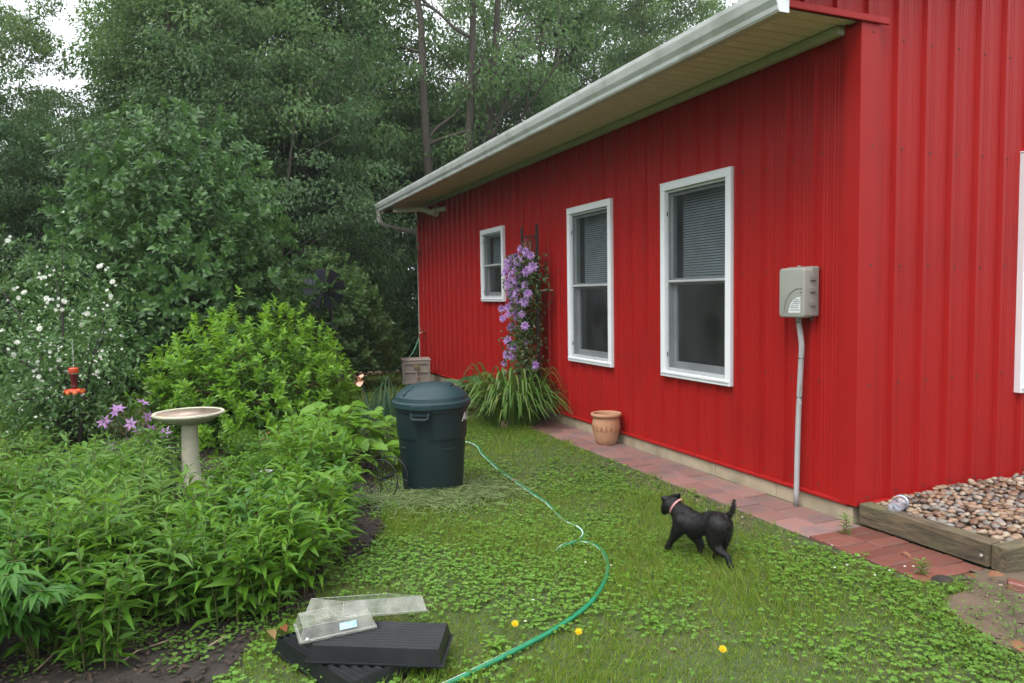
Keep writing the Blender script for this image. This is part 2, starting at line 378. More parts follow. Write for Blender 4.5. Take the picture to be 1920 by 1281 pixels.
def in_soil(x, y): return pip(SOILP, np.asarray(x) + wob(x, y) * .9, np.asarray(y) + wob(y, x) * .9)

def groundmat(name, a, b, c, scale, cs, bump=.5, rough=.9):
    return pmat(name, a, b, scale, rough, bump, 35, c3=c, s3=cs, f3=.8)
M_ground = groundmat('ground', (.036, .056, .014), (.055, .082, .020), (.075, .062, .030), 14, 4)
M_bed = groundmat('bed_soil', (.020, .015, .012), (.030, .022, .017), (.042, .032, .022), 18, 6, .9)
M_dirt = groundmat('bare_dirt', (.125, .085, .055), (.095, .066, .044), (.062, .048, .032), 12, 5, .8)
def gridmesh(xs, ys, zf, mask=None):
    X, Y = np.meshgrid(xs, ys, indexing='ij'); Z = zf(X, Y); nx, ny = X.shape
    V = np.stack([X, Y, Z], -1).reshape(-1, 3); F = []
    for i in range(nx - 1):
        for j in range(ny - 1):
            if mask is None or mask((xs[i] + xs[i + 1]) / 2, (ys[j] + ys[j + 1]) / 2):
                a = i * ny + j; F.append((a, a + ny, a + ny + 1, a + 1))
    used = sorted({k for f in F for k in f}); mp = {k: i for i, k in enumerate(used)}
    return V[used], [[mp[k] for k in f] for f in F]
xs = np.concatenate([np.arange(-90, -4, 6), np.arange(-4, 5, .125), np.arange(5, 96, 6)])
ys = np.concatenate([np.arange(-60, 0, 6), np.arange(0, 14, .125), np.arange(14, 120, 6)])
V, F = gridmesh(xs, ys, gh); tag(link('ground', meshdata('ground', V, F, M_ground, True)), kind='structure')
gx = np.arange(-2.6, 2.2, .04); gy = np.arange(2, 9.6, .04)
V, F = gridmesh(gx, gy, lambda x, y: gh(x, y) + .010 + .008 * np.sin(x * 31 + y * 13) * np.sin(y * 27), lambda x, y: bool(in_bed(x, y)))
tag(link('garden_bed', meshdata('garden_bed', V, F, M_bed, True)), kind='structure')
gx = np.arange(2.3, 6, .04); gy = np.arange(1, 2.5, .04)
V, F = gridmesh(gx, gy, lambda x, y: gh(x, y) + .008 + .006 * np.sin(x * 31 + y * 13) * np.sin(y * 27), lambda x, y: bool(in_soil(x, y)))
tag(link('bare_dirt', meshdata('bare_dirt', V, F, M_dirt, True)), kind='structure')

# paved path along the wall: a bedding strip and each paver on it
PZ = .070
path = MB().box(2.955, XW - .012, 2.26, 7.25, -.02, PZ - .006).build('paved_path', groundmat('bedding', (.09, .07, .05), (.06, .045, .035), (.05, .05, .03), 20, 6))
tag(path, kind='structure')
def paver_mesh(name, lx, ly, h, mat, seed):
    r = random.Random(seed); m = MB().bbox(-lx / 2, lx / 2, -ly / 2, ly / 2, -h, 0, .006, 2)
    m.V = [(x + r.uniform(-.0015, .0015), y + r.uniform(-.0015, .0015), z + r.uniform(-.001, .001)) for x, y, z in m.V]
    return meshdata(name, m.V, m.F, mat, False)
pv = [paver_mesh('paver', .196, .292, .05, MT['paver'], i) for i in range(4)]
bk = [paver_mesh('brick', .197, .095, .05, MT['brick'], i + 9) for i in range(3)]
r = random.Random(3)
for c in range(2):
    y = 2.965 + (.15 if c else 0)
    if c: link('paver', pv[0], path, (3.257, 3.037, PZ + .004)).scale = (1, .49, 1)
    k = 0
    while y < 7.1:
        o = link('paver', pv[(k + c) % 4], path, (3.057 + .2 * c + .055 * (y > 99), y + .146, PZ + .004 + r.uniform(-.003, .003)))
        o.rotation_euler = (r.uniform(-.012, .012), r.uniform(-.012, .012), r.uniform(-.015, .015) + (math.pi if r.random() < .5 else 0)); y += .2975; k += 1
for i in range(7):
    for c in range(2):
        o = link('brick', bk[(i + c) % 3], path, (3.057 + .2 * c + .003 * (i % 2), 2.32 + .0985 * i, PZ + .006 + r.uniform(-.004, .004)))
        o.rotation_euler = (r.uniform(-.02, .02), r.uniform(-.02, .02), r.uniform(-.02, .02) + (math.pi if r.random() < .5 else 0))

# ================================================================== THE HOUSE
house = thing('house', 'red metal sided house with white trimmed windows and a gutter along its eave', 'house', (XW, YG, 0))
RIB = .2286
def profile(u):
    t = (u + RIB / 2) % RIB - RIB / 2
    a = abs(t)
    if a < .019: return .023 * min(1, (.019 - a) / .008)
    for c in (.064, .088):
        if abs(a - c) < .008: return .0022 * min(1, (.008 - abs(a - c)) / .005)
    return 0.
def breaks(u0, u1):
    o = {u0, u1}
    k0 = math.floor(u0 / RIB) - 1
    while k0 * RIB < u1 + RIB:
        b = k0 * RIB
        for q in (-.019, -.011, .011, .019):
            o.add(b + q)
        for c in (.064, .088):
            for s in (-1, 1):
                for q in (-.008, -.003, .003, .008): o.add(b + s * c + q)
        k0 += 1
    return sorted(v for v in o if u0 - 1e-9 <= v <= u1 + 1e-9)
def siding(u0, u1, z0f, z1f, opens, place, phase=0., nz=1):
    """corrugated sheets one by one (.9144 m cover); place(u, off, z) -> xyz"""
    u = u0
    while u < u1 - .01:
        ue = min(u + 4 * RIB, u1)
        bs = breaks(u - phase, ue - phase); bs = [b + phase for b in bs]
        for a, b, _, _ in opens:
            for e in (a, b):
                if u < e < ue: bs.append(e)
        bs = sorted(bs); V = []; F = []
        for a, b in zip(bs[:-1], bs[1:]):
            if b - a < 1e-6: continue
            mid = (a + b) / 2; iv = [(z0f, z1f)]
            segs = []
            cut = [(q[2], q[3]) for q in opens if q[0] <= mid <= q[1]]
            if cut: segs = [('b', cut[0][0]), ('t', cut[0][1])]
            oa, ob = profile(a - phase), profile(b - phase)
            def quad(za0, zb0, za1, zb1):
                n = len(V); V.extend([place(a, oa, za0), place(b, ob, zb0), place(b, ob, zb1), place(a, oa, za1)]); F.append((n, n + 1, n + 2, n + 3))
            if not segs: quad(z0f(a), z0f(b), z1f(a), z1f(b))
            else:
                quad(z0f(a), z0f(b), segs[0][1], segs[0][1]); quad(segs[1][1], segs[1][1], z1f(a), z1f(b))
        me = MB(); me.V = V; me.F = F
        me.build('siding_panel', MT['red'], house, world=True)
        u = ue
WIN = [(4.078, 4.915, .737, 2.243), (5.684, 6.527, .733, 2.232), (8.218, 8.990, 1.318, 2.228)]
SOF = 2.87
siding(YG + .0, YB, lambda u: ZS, lambda u: SOF + .02, [(a + .03, b - .03, c + .03, d - .03) for a, b, c, d in WIN], lambda u, o, z: (XW - o, u, z), phase=YG + .09)
SL = .30                                                     # roof slope
XE = 2.815                                                   # fascia
def rooftop(x): return 2.955 + SL * (min(x, 8.0) - XE) - SL * max(0, x - 8.0)
GW = (4.745, 5.60, .725, 2.235)
siding(XW, 12.6, lambda u: ZS, lambda u: rooftop(u) - .02, [(GW[0] + .03, GW[1] - .03, GW[2] + .03, GW[3] - .03)], lambda u, o, z: (u, YG - o, z), phase=XW + .04)
siding(XE + .01, XW, lambda u: SOF + .01, lambda u: rooftop(u) - .02, [], lambda u, o, z: (u, YG - o, z), phase=XW + .04)
# flat corner trim, drip trims and base trims
MB().bbox(XW - .030, XW + .105, YG - .032, YG - .026, ZS - .006, SOF - .01, .001).bbox(XW - .032, XW - .026, YG - .0315, YG + .075, ZS - .006, SOF - .032, .001).build('corner_trim', MT['redtrim'], house, world=True)
MB().bbox(XE - .01, XW + .16, YG - .050, YG - .0325, SOF - .02, SOF + .018, .003).build('drip_trim', MT['redtrim'], house, world=True)
MB().bbox(XW - .030, XW - .001, YG + .03, YB, ZS - .016, ZS + .004, .003).build('base_trim', MT['redtrim'], house, world=True)
MB().bbox(XW + .03, 12.6, YG - .030, YG - .001, ZS - .016, ZS + .004, .003).build('base_trim', MT['redtrim'], house, world=True)
# foundation: cast blocks with joints
y = YG + .004
while y < YB:
    ye = min(y + .61, YB); MB().bbox(XW - .012, XW + .2, y, ye - .004, -.1, ZS - .024, .003).build('foundation_block', MT['concrete'], house, world=True); y = ye
MB().bbox(XW + .21, 12.6, YG - .004, YG + .2, -.1, ZS - .024, .003).build('foundation', MT['concrete'], house, world=True)
# remaining walls, ceiling, roof
MB().box(XW + .02, 12.6, YB - .03, YB, ZS, 2.9).build('end_wall', MT['redtrim'], house, world=True)
MB().box(12.57, 12.6, YG, YB, ZS, 2.9).build('side_wall', MT['redtrim'], house, world=True)
MB().box(5.2, 5.24, YG + .1, YB - .1, ZS, 2.85).build('interior_wall', MT['room'], house, world=True)
MB().box(XW + .03, 12.5, YG + .06, YB - .06, ZS - .02, ZS).build('interior_floor', MT['room'], house, world=True)
MB().box(XW + .03, 12.5, YG + .06, YB - .06, SOF, SOF + .02).build('ceiling', MT['room'], house, world=True)
m = MB(); ya, yb = YG - .12, YB + .30
for xa, xb in ((XE - .045, 8.0), (8.0, 13.2)):
    za, zb = rooftop(xa), rooftop(xb)
    V = [(xa, ya, za), (xb, ya, zb), (xb, yb, zb), (xa, yb, za), (xa, ya, za + .022), (xb, ya, zb + .022), (xb, yb, zb + .022), (xa, yb, za + .022)]
    m.add(V, [(0, 1, 2, 3), (7, 6, 5, 4), (0, 4, 5, 1), (3, 2, 6, 7), (0, 3, 7, 4), (1, 5, 6, 2)])
rf = m.build('roof', MT['roofwhite'], house, world=True)
m = MB(); yy = ya + .05
while yy < yb:                                                # ribs of the metal roof
    xa, xb = XE - .045, 8.0
    za, zb = rooftop(xa) + .0225, rooftop(xb) + .0225
    m.add([(xa, yy - .025, za), (xa, yy + .025, za), (xa, yy + .01, za + .02), (xa, yy - .01, za + .02), (xb, yy - .025, zb), (xb, yy + .025, zb), (xb, yy + .01, zb + .02), (xb, yy - .01, zb + .02)],
          [(0, 1, 2, 3), (0, 4, 5, 1), (1, 5, 6, 2), (2, 6, 7, 3), (3, 7, 4, 0), (4, 7, 6, 5)]); yy += RIB
tag(m.build('roof_ribs', MT['roofwhite'], rf, world=True), kind='stuff')
YE = 12.33
MB().bbox(XE, XE + .02, YG + .01, YE, SOF - .012, 2.975, .002).build('fascia', MT['soffit'], house, world=True)
MB().bbox(XE - .004, XE + .035, YG + .012, YE, SOF - .030, SOF - .0125, .003).build('fascia_trim', MT['soffit'], house, world=True)
MB().bbox(XE + .022, XW + .3, YB + .27, YB + .29, SOF - .05, 3.0, .003).build('end_fascia', MT['fascia_rust'], house, world=True)
MB().bbox(XW - .075, XW - .0225, YG + .09, YB + .26, SOF - .055, SOF - .006, .004).build('soffit_channel', MT['soffit_edge'], house, world=True)
# gutter, K profile
prof = [(0, .135), (0, 0), (-.062, 0), (-.070, .012), (-.074, .035), (-.092, .065), (-.100, .095), (-.104, .112), (-.104, .137), (-.090, .137), (-.090, .128), (-.099, .128), (-.099, .112), (-.088, .066), (-.069, .036), (-.064, .006), (-.004, .006), (-.004, .135)]
m = MB(); n = len(prof); V = []
for yv in (YG - .06, YE + .03): V += [(XE - .002 + a, yv, 2.812 + b) for a, b in prof]
m.add(V, [(i, (i + 1) % n, (i + 1) % n + n, i + n) for i in range(n)] + [tuple(range(n))[::-1], tuple(range(n, 2 * n))])
gut = m.build('gutter', MT['gutter'], house, world=True)
for yv in (YG - .066, YE + .03):
    MB().add([(XE - .002 + a, yv + d, 2.812 + b) for d in (0, .006) for a, b in prof[:9]], [tuple(range(9))[::-1], tuple(range(9, 18))] + [(i, (i + 1) % 9, (i + 1) % 9 + 9, i + 9) for i in range(9)]).build('end_cap', MT['white'], gut, world=True)
# soffit planks, each with pressed grooves
def soffit_mesh():
    ypr = []; y = 0
    for g in range(3):
        ypr += [(y, 0), (y + .082, 0), (y + .086, .010), (y + .094, .010), (y + .098, 0)]; y += .098
    ypr.append((.2965, 0))
    V = []; 
    for xv in (XE + .022, XW - .002): V += [(xv, a, b) for a, b in ypr]
    n = len(ypr); F = [(i, i + 1, i + 1 + n, i + n) for i in range(n - 1)]
    return meshdata('soffit_plank', V, F, MT['soffit'])
sm = soffit_mesh(); y = YG + .02
while y < YB + .2:
    link('soffit_plank', sm, house, (-XW, y - YG, SOF)); y += .298
# screws of the siding
ROWS = (.22, .855, 1.525, 2.19, 2.80)
def hexs(m, p, ax):
    d = np.array(ax, float); m.tube([p, p + d * .005], .0055, 6); m.tube([p + d * .0005, p + d * .0018], .0085, 8)
m = MB(); k = YG + .09
while k < YB:
    for zz in ROWS:
        if zz > 2.75: continue
        if not any(a - .02 < k - .05 < b + .02 and c - .02 < zz < d + .02 for a, b, c, d in WIN): hexs(m, np.array([XW, k - .050, zz + r.uniform(-.012, .012)]), (-1, 0, 0))
    k += RIB
tag(m.build('siding_screws', MT['screw'], house, world=True), kind='stuff')
m = MB(); k = XW + .04
while k < 8:
    for zz in ROWS:
        if not (GW[0] - .04 < k + .058 < GW[1] + .02 and GW[2] < zz < GW[3]): hexs(m, np.array([k + (.058 if k > XW + .1 else .02), YG - (0 if k > XW + .1 else .031), zz + r.uniform(-.008, .008)]), (0, -1, 0))
    k += RIB
tag(m.build('siding_screws', MT['screw'], house, world=True), kind='stuff')

def window(a, b, c, d, gable=False):
    """double hung window: casing, grey vinyl frame, two sashes, panes, insect screen, blind behind the upper pane"""
    if gable: P = lambda u, o, z: (u, YG - o, z)
    else: P = lambda u, o, z: (XW - o, u, z)
    def bx(m, u0, u1, o0, o1, z0, z1, bev=.003):
        q = MB().bbox(u0, u1, min(o0, o1), max(o0, o1), z0, z1, bev)
        m.add([P(*v) for v in q.V], q.F if not gable else [f[::-1] for f in q.F]); return m
    tw = .056
    m = MB()
    bx(m, a, b, -.02, .042, d - tw, d); bx(m, a, b, -.02, .042, c, c + tw * .8)
    bx(m, a, a + tw, -.02, .0415, c + tw * .8, d - tw); bx(m, b - tw, b, -.02, .0415, c + tw * .8, d - tw)
    bx(m, a - .004, b + .004, -.01, .045, d - .003, d + .006)
    win = m.build('window', MT['white'], house, world=True)
    m = MB(); bx(m, a + .01, b - .01, .042, .050, c + tw * .8 - .022, c + tw * .8, .004); m.build('sill', MT['white'], win, world=True)
    ia, ib, ic, idd = a + tw, b - tw, c + tw * .8, d - tw
    m = MB(); f = .020
    bx(m, ia, ia + f, -.07, .022, ic, idd); bx(m, ib - f, ib, -.07, .022, ic, idd); bx(m, ia + f, ib - f, -.07, .022, ic, ic + f * 1.3); bx(m, ia + f, ib - f, -.07, .022, idd - f, idd)
    m.build('frame', MT['grey_frame'], win, world=True)
    mid = ic + (idd - ic) * .49; s = .036
    fa, fb = ia + f, ib - f
    m = MB(); bx(m, fa, fb, -.028, -.004, mid - .006, mid + s); bx(m, fa, fb, -.028, -.004, idd - f - s * .7, idd - f)
    bx(m, fa, fa + s * .75, -.028, -.004, mid + s, idd - f - s * .7); bx(m, fb - s * .75, fb, -.028, -.004, mid + s, idd - f - s * .7)
    m.build('upper_sash', MT['grey_frame'], win, world=True)
    m = MB(); bx(m, fa, fb, -.060, -.032, mid - s * .4, mid + s * .6); bx(m, fa, fb, -.060, -.032, ic + f, ic + f + s * 1.5)
    bx(m, fa, fa + s, -.060, -.032, ic + f + s * 1.5, mid - s * .4); bx(m, fb - s, fb, -.060, -.032, ic + f + s * 1.5, mid - s * .4)
    m.build('lower_sash', MT['grey_frame'], win, world=True)
    def sheet(nm, mat, o, z0, z1, u0=fa + .01, u1=fb - .01):
        q = [P(u0, o, z0), P(u1, o, z0), P(u1, o, z1), P(u0, o, z1)]
        MB().add(q, [(0, 1, 2, 3)]).build(nm, mat, win, world=True)
    sheet('pane', MT['glass'], -.018, mid + s * .5, idd - f); sheet('pane', MT['glass'], -.048, ic + f + .02, mid)
    sheet('insect_screen', MT['screen'], .010, ic + .004, idd - .004, ia + .004, ib - .004)
    m = MB(); bx(m, ia, ib, .004, .016, mid + .004, mid + .022); 
    bx(m, ia + .001, ia + .012, .005, .017, ic, idd); bx(m, ib - .012, ib - .001, .005, .017, ic, idd)
    m.build('screen_frame', MT['grey_frame'], win, world=True)
    if not gable or True:
        m = MB(); z = idd - f
        while z > mid - .02:
            q = [P(fa + .03, -.095, z), P(fb - .03, -.095, z), P(fb - .03, -.112, z + .017), P(fa + .03, -.112, z + .017)]
            m.add(q, [(0, 1, 2, 3)]); z -= .020
        m.build('blind', MT['blind'], win, world=True)
    for zz in (ic + (idd - ic) * .08, ic + (idd - ic) * .86):
        m = MB(); bx(m, ib - .02 if False else ib - f - .0, ib - f + .008, .016, .026, zz, zz + .035); m.build('latch', MT['iron'], win, world=True)
for wv in WIN: window(*wv)
window(*GW, gable=True)
# pipes at the far end of the eave
pp = [onx(*q, 2.90) for q in ((742, 384), (790, 388))] 
m = MB(); A = np.array([2.87, 11.55, 2.765]); Bp = np.array([3.20, 11.1, 2.745]); Cp = np.array([3.30, 10.75, 2.64])
m.tube([A, A * .5 + Bp * .5, Bp], .038, 14).tube([A - (Bp - A) * .02, A + (Bp - A) * .12], .046, 14).build('drain_pipe', MT['pvc'], house, world=True, auto=40)
m = MB().tube([Bp - (Bp - A) * .12, Bp, Bp * .5 + Cp * .5 + np.array([.01, 0, -.01]), Cp], [.046, .047, .046, .046], 14).tube([Cp + np.array([-.02, .06, .05]), np.array([3.375, 10.45, 2.69])], .04, 14)
m.build('pipe_elbow', MT['pvc'], house, world=True, auto=40)
yv = YE - .09
m = MB()
pth = smooth_path([(2.765, yv, 2.83), (2.765, yv, 2.74), (2.775, yv + .0, 2.66), (2.86, yv + .02, 2.60), (3.05, yv + .03, 2.555), (3.30, yv + .04, 2.51), (3.42, yv + .04, 2.46), (3.45, yv + .04, 2.2), (3.45, yv + .04, .2)], 5)
m.tube(pth, .042, 4 * 3); m.build('downspout', MT['downspout'], house, world=True, auto=50)
MB().tube([(2.80, yv - .11, 2.82), (2.815, yv - .11, 2.775)], .03, 12).build('gutter_outlet', MT['pvc'], house, world=True, auto=40)

# ================================================================== PLANTS: leaf tools
LEAF = dict(
    diamond=([(0, 0, 0), (.5, .42, .07), (0, 1, -.12), (-.5, .42, .07)], [(0, 1, 2), (0, 2, 3)]),
    leaf=([(0, 0, 0), (.42, .30, .10), (-.42, .30, .10), (.33, .64, .02), (-.33, .64, .02), (0, 1, -.22), (0, .30, .03), (0, .66, -.05)],
          [(0, 1, 6), (0, 6, 2), (1, 3, 7, 6), (6, 7, 4, 2), (3, 5, 7), (7, 5, 4)]),
    lance=([(0, 0, 0), (.40, .26, .05), (-.40, .26, .05), (.36, .58, .02), (-.36, .58, .02), (0, 1, -.30), (0, .28, .0), (0, .62, -.07)],
           [(0, 1, 6), (0, 6, 2), (1, 3, 7, 6), (6, 7, 4, 2), (3, 5, 7), (7, 5, 4)]),
    round=([(0, 0, 0), (.34, .14, .05), (-.34, .14, .05), (.52, .48, .08), (-.52, .48, .08), (.34, .82, .0), (-.34, .82, .0), (0, 1, -.12), (0, .48, -.02)],
           [(0, 1, 8), (1, 3, 8), (3, 5, 8), (5, 7, 8), (0, 8, 2), (2, 8, 4), (4, 8, 6), (6, 8, 7)]),
    blade=([(-.5, 0, 0), (.5, 0, 0), (.42, .5, .0), (-.42, .5, .0), (0, 1, -.18)], [(0, 1, 2, 3), (3, 2, 4)]),
    petal=([(0, 0, 0), (.40, .40, .06), (0, 1, .0), (-.40, .40, .06), (0, .45, 0)], [(0, 1, 4), (1, 2, 4), (0, 4, 3), (4, 2, 3)]),
    chip=([(-.5, 0, 0), (.5, .05, 0), (.4, 1, .06), (-.45, .9, -.03), (-.5, 0, .12), (.5, .05, .1), (.4, 1, .16), (-.45, .9, .08)], [(4, 5, 6, 7), (0, 1, 5, 4), (1, 2, 6, 5), (2, 3, 7, 6), (3, 0, 4, 7)]),
)
def unit(a):
    a = np.asarray(a, float); return a / np.maximum(np.linalg.norm(a, axis=-1, keepdims=True), 1e-9)
def leaf_arrays(tm, P, D, N, L, W, bend=None):
    """template copies: P base, D direction, N upper side, L length, W width"""
    tv, tf = LEAF[tm]; tv = np.array(tv); n = len(P)
    D = unit(D); X = np.cross(D, unit(N)); X = unit(X + 1e-6); Z = np.cross(X, D)
    L = np.broadcast_to(np.asarray(L, float), (n,)); W = np.broadcast_to(np.asarray(W, float), (n,))
    V = P[:, None] + X[:, None] * (tv[:, 0][None, :, None] * W[:, None, None]) + D[:, None] * (tv[:, 1][None, :, None] * L[:, None, None]) + Z[:, None] * (tv[:, 2][None, :, None] * L[:, None, None])
    k = len(tv)
    lt = np.tile(np.array([len(f) for f in tf]), n)
    li = (np.concatenate([np.array(f) for f in tf])[None] + (np.arange(n) * k)[:, None]).reshape(-1)
    return V.reshape(-1, 3), li, lt, k
def leaf_mesh(name, parts, mat, smooth=False):
    """parts: list of leaf_arrays results -> one mesh with a random 'tint' per leaf"""
    Vs, Ls, Ts, tints, off = [], [], [], [], 0
    for V, li, lt, k in parts:
        Vs.append(V); Ls.append(li + off); Ts.append(lt); off += len(V); tints.append(np.repeat(RS.rand(len(V) // k), k))
    V = np.concatenate(Vs); li = np.concatenate(Ls); lt = np.concatenate(Ts); ti = np.concatenate(tints)
    me = bpy.data.meshes.new(name); me.vertices.add(len(V)); me.vertices.foreach_set('co', V.astype(np.float32).ravel())
    me.loops.add(len(li)); me.loops.foreach_set('vertex_index', li.astype(np.int32))
    me.polygons.add(len(lt)); me.polygons.foreach_set('loop_start', np.concatenate([[0], np.cumsum(lt)[:-1]]).astype(np.int32))
    me.update(calc_edges=True); me.validate()
    at = me.attributes.new('tint', 'FLOAT', 'POINT'); at.data.foreach_set('value', ti.astype(np.float32))
    if smooth: me.polygons.foreach_set('use_smooth', [True] * len(lt))
    me.materials.append(mat); return me
def rdir(n, rs=RS): return unit(rs.randn(n, 3))
def mat_of(P, D, N, L, W):
    D = np.asarray(D, float); D = D / np.linalg.norm(D); X = np.cross(D, N); X /= (np.linalg.norm(X) or 1); Z = np.cross(X, D)
    return Matrix([[X[i] * W, D[i] * L, Z[i] * L, P[i]] for i in range(3)] + [[0, 0, 0, 1]])
_lv = {}
def leaf_proto(tm, mat):
    k = (tm, mat.name)
    if k not in _lv: _lv[k] = leaf_mesh('leaf', [leaf_arrays(tm, np.zeros((1, 3)), np.array([[0, 1., 0]]), np.array([[0, 0, 1.]]), 1, 1)], mat, tm in ('leaf', 'lance', 'round'))
    return _lv[k]

# ------------------------------------------------------------------ trees
def grow(rs, base, d, length, rad, depth, segs, out, tips, spread=.6, up=.15, kids=3, droop=0.):
    p = np.array(base, float); d = unit(d); pts = [p.copy()]; rr = [rad]
    for i in range(segs):
        d = unit(d + rs.randn(3) * .11 + np.array([0, 0, up]) * .25 - np.array([0, 0, droop]))
        p = p + d * length / segs; pts.append(p.copy()); rr.append(rad * (1 - .62 * (i + 1) / segs))
    out.append((pts, rr))
    if depth == 0:
        tips.append(pts); return
    for k in range(kids + rs.randint(0, 2)):
        t = rs.uniform(.35, 1); i = min(int(t * segs), segs - 1); q = pts[i] + (pts[i + 1] - pts[i]) * (t * segs - i)
        a = unit(d + rs.randn(3) * spread); grow(rs, q, a, length * rs.uniform(.5, .75), rr[i] * .6, depth - 1, max(3, segs - 1), out, tips, spread, up * .6, kids, droop)
def tree_protos(seed, H, CR, clear, nleaf, ll, lm, stems=1, shape=1.0, dens=1.0, nclump=120, clump_r=.75):
    """trunk mesh and crown mesh: limbs, then leaf clumps hung through the crown volume with gaps between them"""
    rs = np.random.RandomState(seed); m = MB(); br = []; tips = []
    for s in range(stems):
        a = rs.uniform(0, 6.28); off = np.array([math.cos(a), math.sin(a), 0]) * (.0 if stems == 1 else .35)
        lean = unit(np.array([off[0] * .5, off[1] * .5, 1.]) + rs.randn(3) * .03)
        p = off.copy(); pts = [p - np.array([0, 0, .2])]; n = 9; r0 = H * .013 * (1 if stems == 1 else .72); rr = [r0 * 1.25]; d = lean
        for i in range(n):
            d = unit(d + rs.randn(3) * .045 + np.array([0, 0, .06])); p = p + d * H * .93 / n; pts.append(p.copy()); rr.append(r0 * (1 - .88 * (i + 1) / n))
        br.append((pts, rr))
        for k in range(15 if stems == 1 else 9):
            t = rs.uniform(max(.12, clear - .05), .97); i = min(int(t * n), n - 1); q = pts[i] + (pts[i + 1] - pts[i]) * (t * n - i)
            an = rs.uniform(0, 6.28); rl = CR * (.95 - .55 * max(0, t - .5)) * rs.uniform(.6, 1.05)
            grow(rs, q, np.array([math.cos(an), math.sin(an), rs.uniform(.2, .9)]), rl, rr[i] * .5, 1, 5, br, tips, .55, .1, 3)
    for pts, rr in br: m.tube(pts, np.maximum(rr, .008), 7 if rr[0] > .05 else 4, cap=False)
    # clump centres along the limbs' outer parts plus the volume
    cl = []
    tp = [t for t in tips]
    for t in tp:
        for q in t[1:]: cl.append(q + rs.randn(3) * .25)
    cl = np.array(cl); 
    extra = []
    while len(extra) < nclump:
        z = rs.uniform(clear, 1.0); rmax = CR * (math.sin(math.pi * min(1, (z - clear) / (1.06 - clear)) ** (.75 * shape)) ** .6)
        a = rs.uniform(0, 6.28); rad = rmax * math.sqrt(rs.uniform(.15, 1)); extra.append((rad * math.cos(a), rad * math.sin(a), z * H))
    cl = np.concatenate([cl[rs.permutation(len(cl))[:nclump]], np.array(extra)])
    szs = rs.uniform(.55, 1.25, len(cl)); wt = szs ** 2; wt /= wt.sum()
    idx = rs.choice(len(cl), nleaf, p=wt)
    o = unit(rs.randn(nleaf, 3)) * (rs.rand(nleaf, 1) ** .45) * clump_r * szs[idx][:, None] * np.array([1, 1, .55])
    P = cl[idx] + o
    radial = unit(P - np.array([0, 0, H * .5])); D = unit(radial * .5 + o * .6 + rs.randn(nleaf, 3) * .45 + np.array([0, 0, -.75]))
    N = unit(radial * .6 + np.array([0, 0, .7]) + rs.randn(nleaf, 3) * .35)
    L = ll * rs.uniform(.65, 1.3, nleaf); 
    crown = leaf_mesh('crown', [leaf_arrays('diamond', P, D, N, L, L * rs.uniform(.42, .62, nleaf))], lm)
    return meshdata('trunk', m.V, m.F, MT['bark'], True), crown
TP = [
    tree_protos(1, 13.0, 3.4, .10, 44000, .115, LM['tree'], nclump=120, clump_r=.62),
    tree_protos(2, 14.5, 3.2, .16, 42000, .120, LM['tree2'], nclump=100, clump_r=.60),
    tree_protos(3, 12.0, 3.6, .05, 46000, .110, LM['treed'], nclump=125, clump_r=.60),
    tree_protos(4, 15.0, 3.0, .30, 19000, .115, LM['tree'], stems=3, nclump=75, clump_r=.62),
    tree_protos(5, 9.0, 2.9, .03, 34000, .100, LM['tree'], nclump=120, clump_r=.55),
    tree_protos(6, 7.0, 2.6, .02, 30000, .090, LM['treed'], nclump=110, clump_r=.5),
]
def plant_tree(kind, bearing, dist, s=1., rz=0., label='', name='tree', group='woodland trees behind the garden', sz=None):
    a = R_(bearing); loc = (dist * math.sin(a), dist * math.cos(a), -.05)
    t = thing(name, label, 'tree', loc, rz, group); t.scale = (s, s, sz or s)
    link('trunk', TP[kind][0], t); link('crown', TP[kind][1], t); return t
LBX = ['tall green broadleaf tree in the dense woodland behind the garden', 'tall pale green tree with loose drooping leaves in the woodland', 'dark green heavily leafed tree at the shaded woodland edge',
      'open many stemmed tree with bare dark trunks against the white sky', 'mid height leafy tree at the front of the woodland', 'low dark leafy tree filling the foot of the woodland']
rs_t = random.Random(5)
TREES = [  # kind, bearing from +Y, distance, scale
    (1, -14.0, 16.0, .50), (1, -15.5, 19, .5), (0, 1.2, 17.0, .76), (2, -5.6, 15.6, .38), (1, .5, 20, .80), (0, 3.8, 16.3, .86), (2, 2.0, 19.5, .92), (0, 8.2, 17.6, .9),
    (0, 11.4, 18.2, .82), (3, 17.9, 16.6, .90), (3, 21.3, 19.0, .92), (0, 25.8, 20.5, .84), (0, 29.5, 23, .86), (2, 34, 26, .9), (0, 40, 26, .85), (1, 32, 20.5, .78), (1, 24.0, 25, .82),
    (5, 14.4, 17.2, .9), (5, 8.6, 15.8, .85), (5, 18.0, 17.6, .85), (5, 5.2, 14.4, .82), (5, 0.5, 14.4, .85), (5, -4.4, 13.4, .6), (5, -9.5, 13.2, .58), (5, -14.5, 14.0, .8), (4, 15.8, 20.0, .72), (4, 12.4, 21.0, .8),
    (4, 20.2, 22, .72), (2, 6, 26, .95), (2, .5, 26, .9), (5, -7.6, 15.4, .7), (5, -11, 19, .75), (2, -18, 16.5, .5), (4, 22.5, 17.5, .75), (1, 5.5, 21, .9), (1, -8.8, 21, .45),
    (0, -26, 18, .65), (2, -36, 20, .85), (1, -45, 20, .85), (0, -54, 20, .85), (2, -63, 20, .9), (1, -73, 20, .85), (0, -84, 20, .85), (2, -95, 20, .85), (5, -50, 24, .9), (5, -60, 25, .9), (5, -30, 20, .9), (0, 46, 30, .8),  # far left bearings: unseen trees added to dim the long wall and window reflections
]
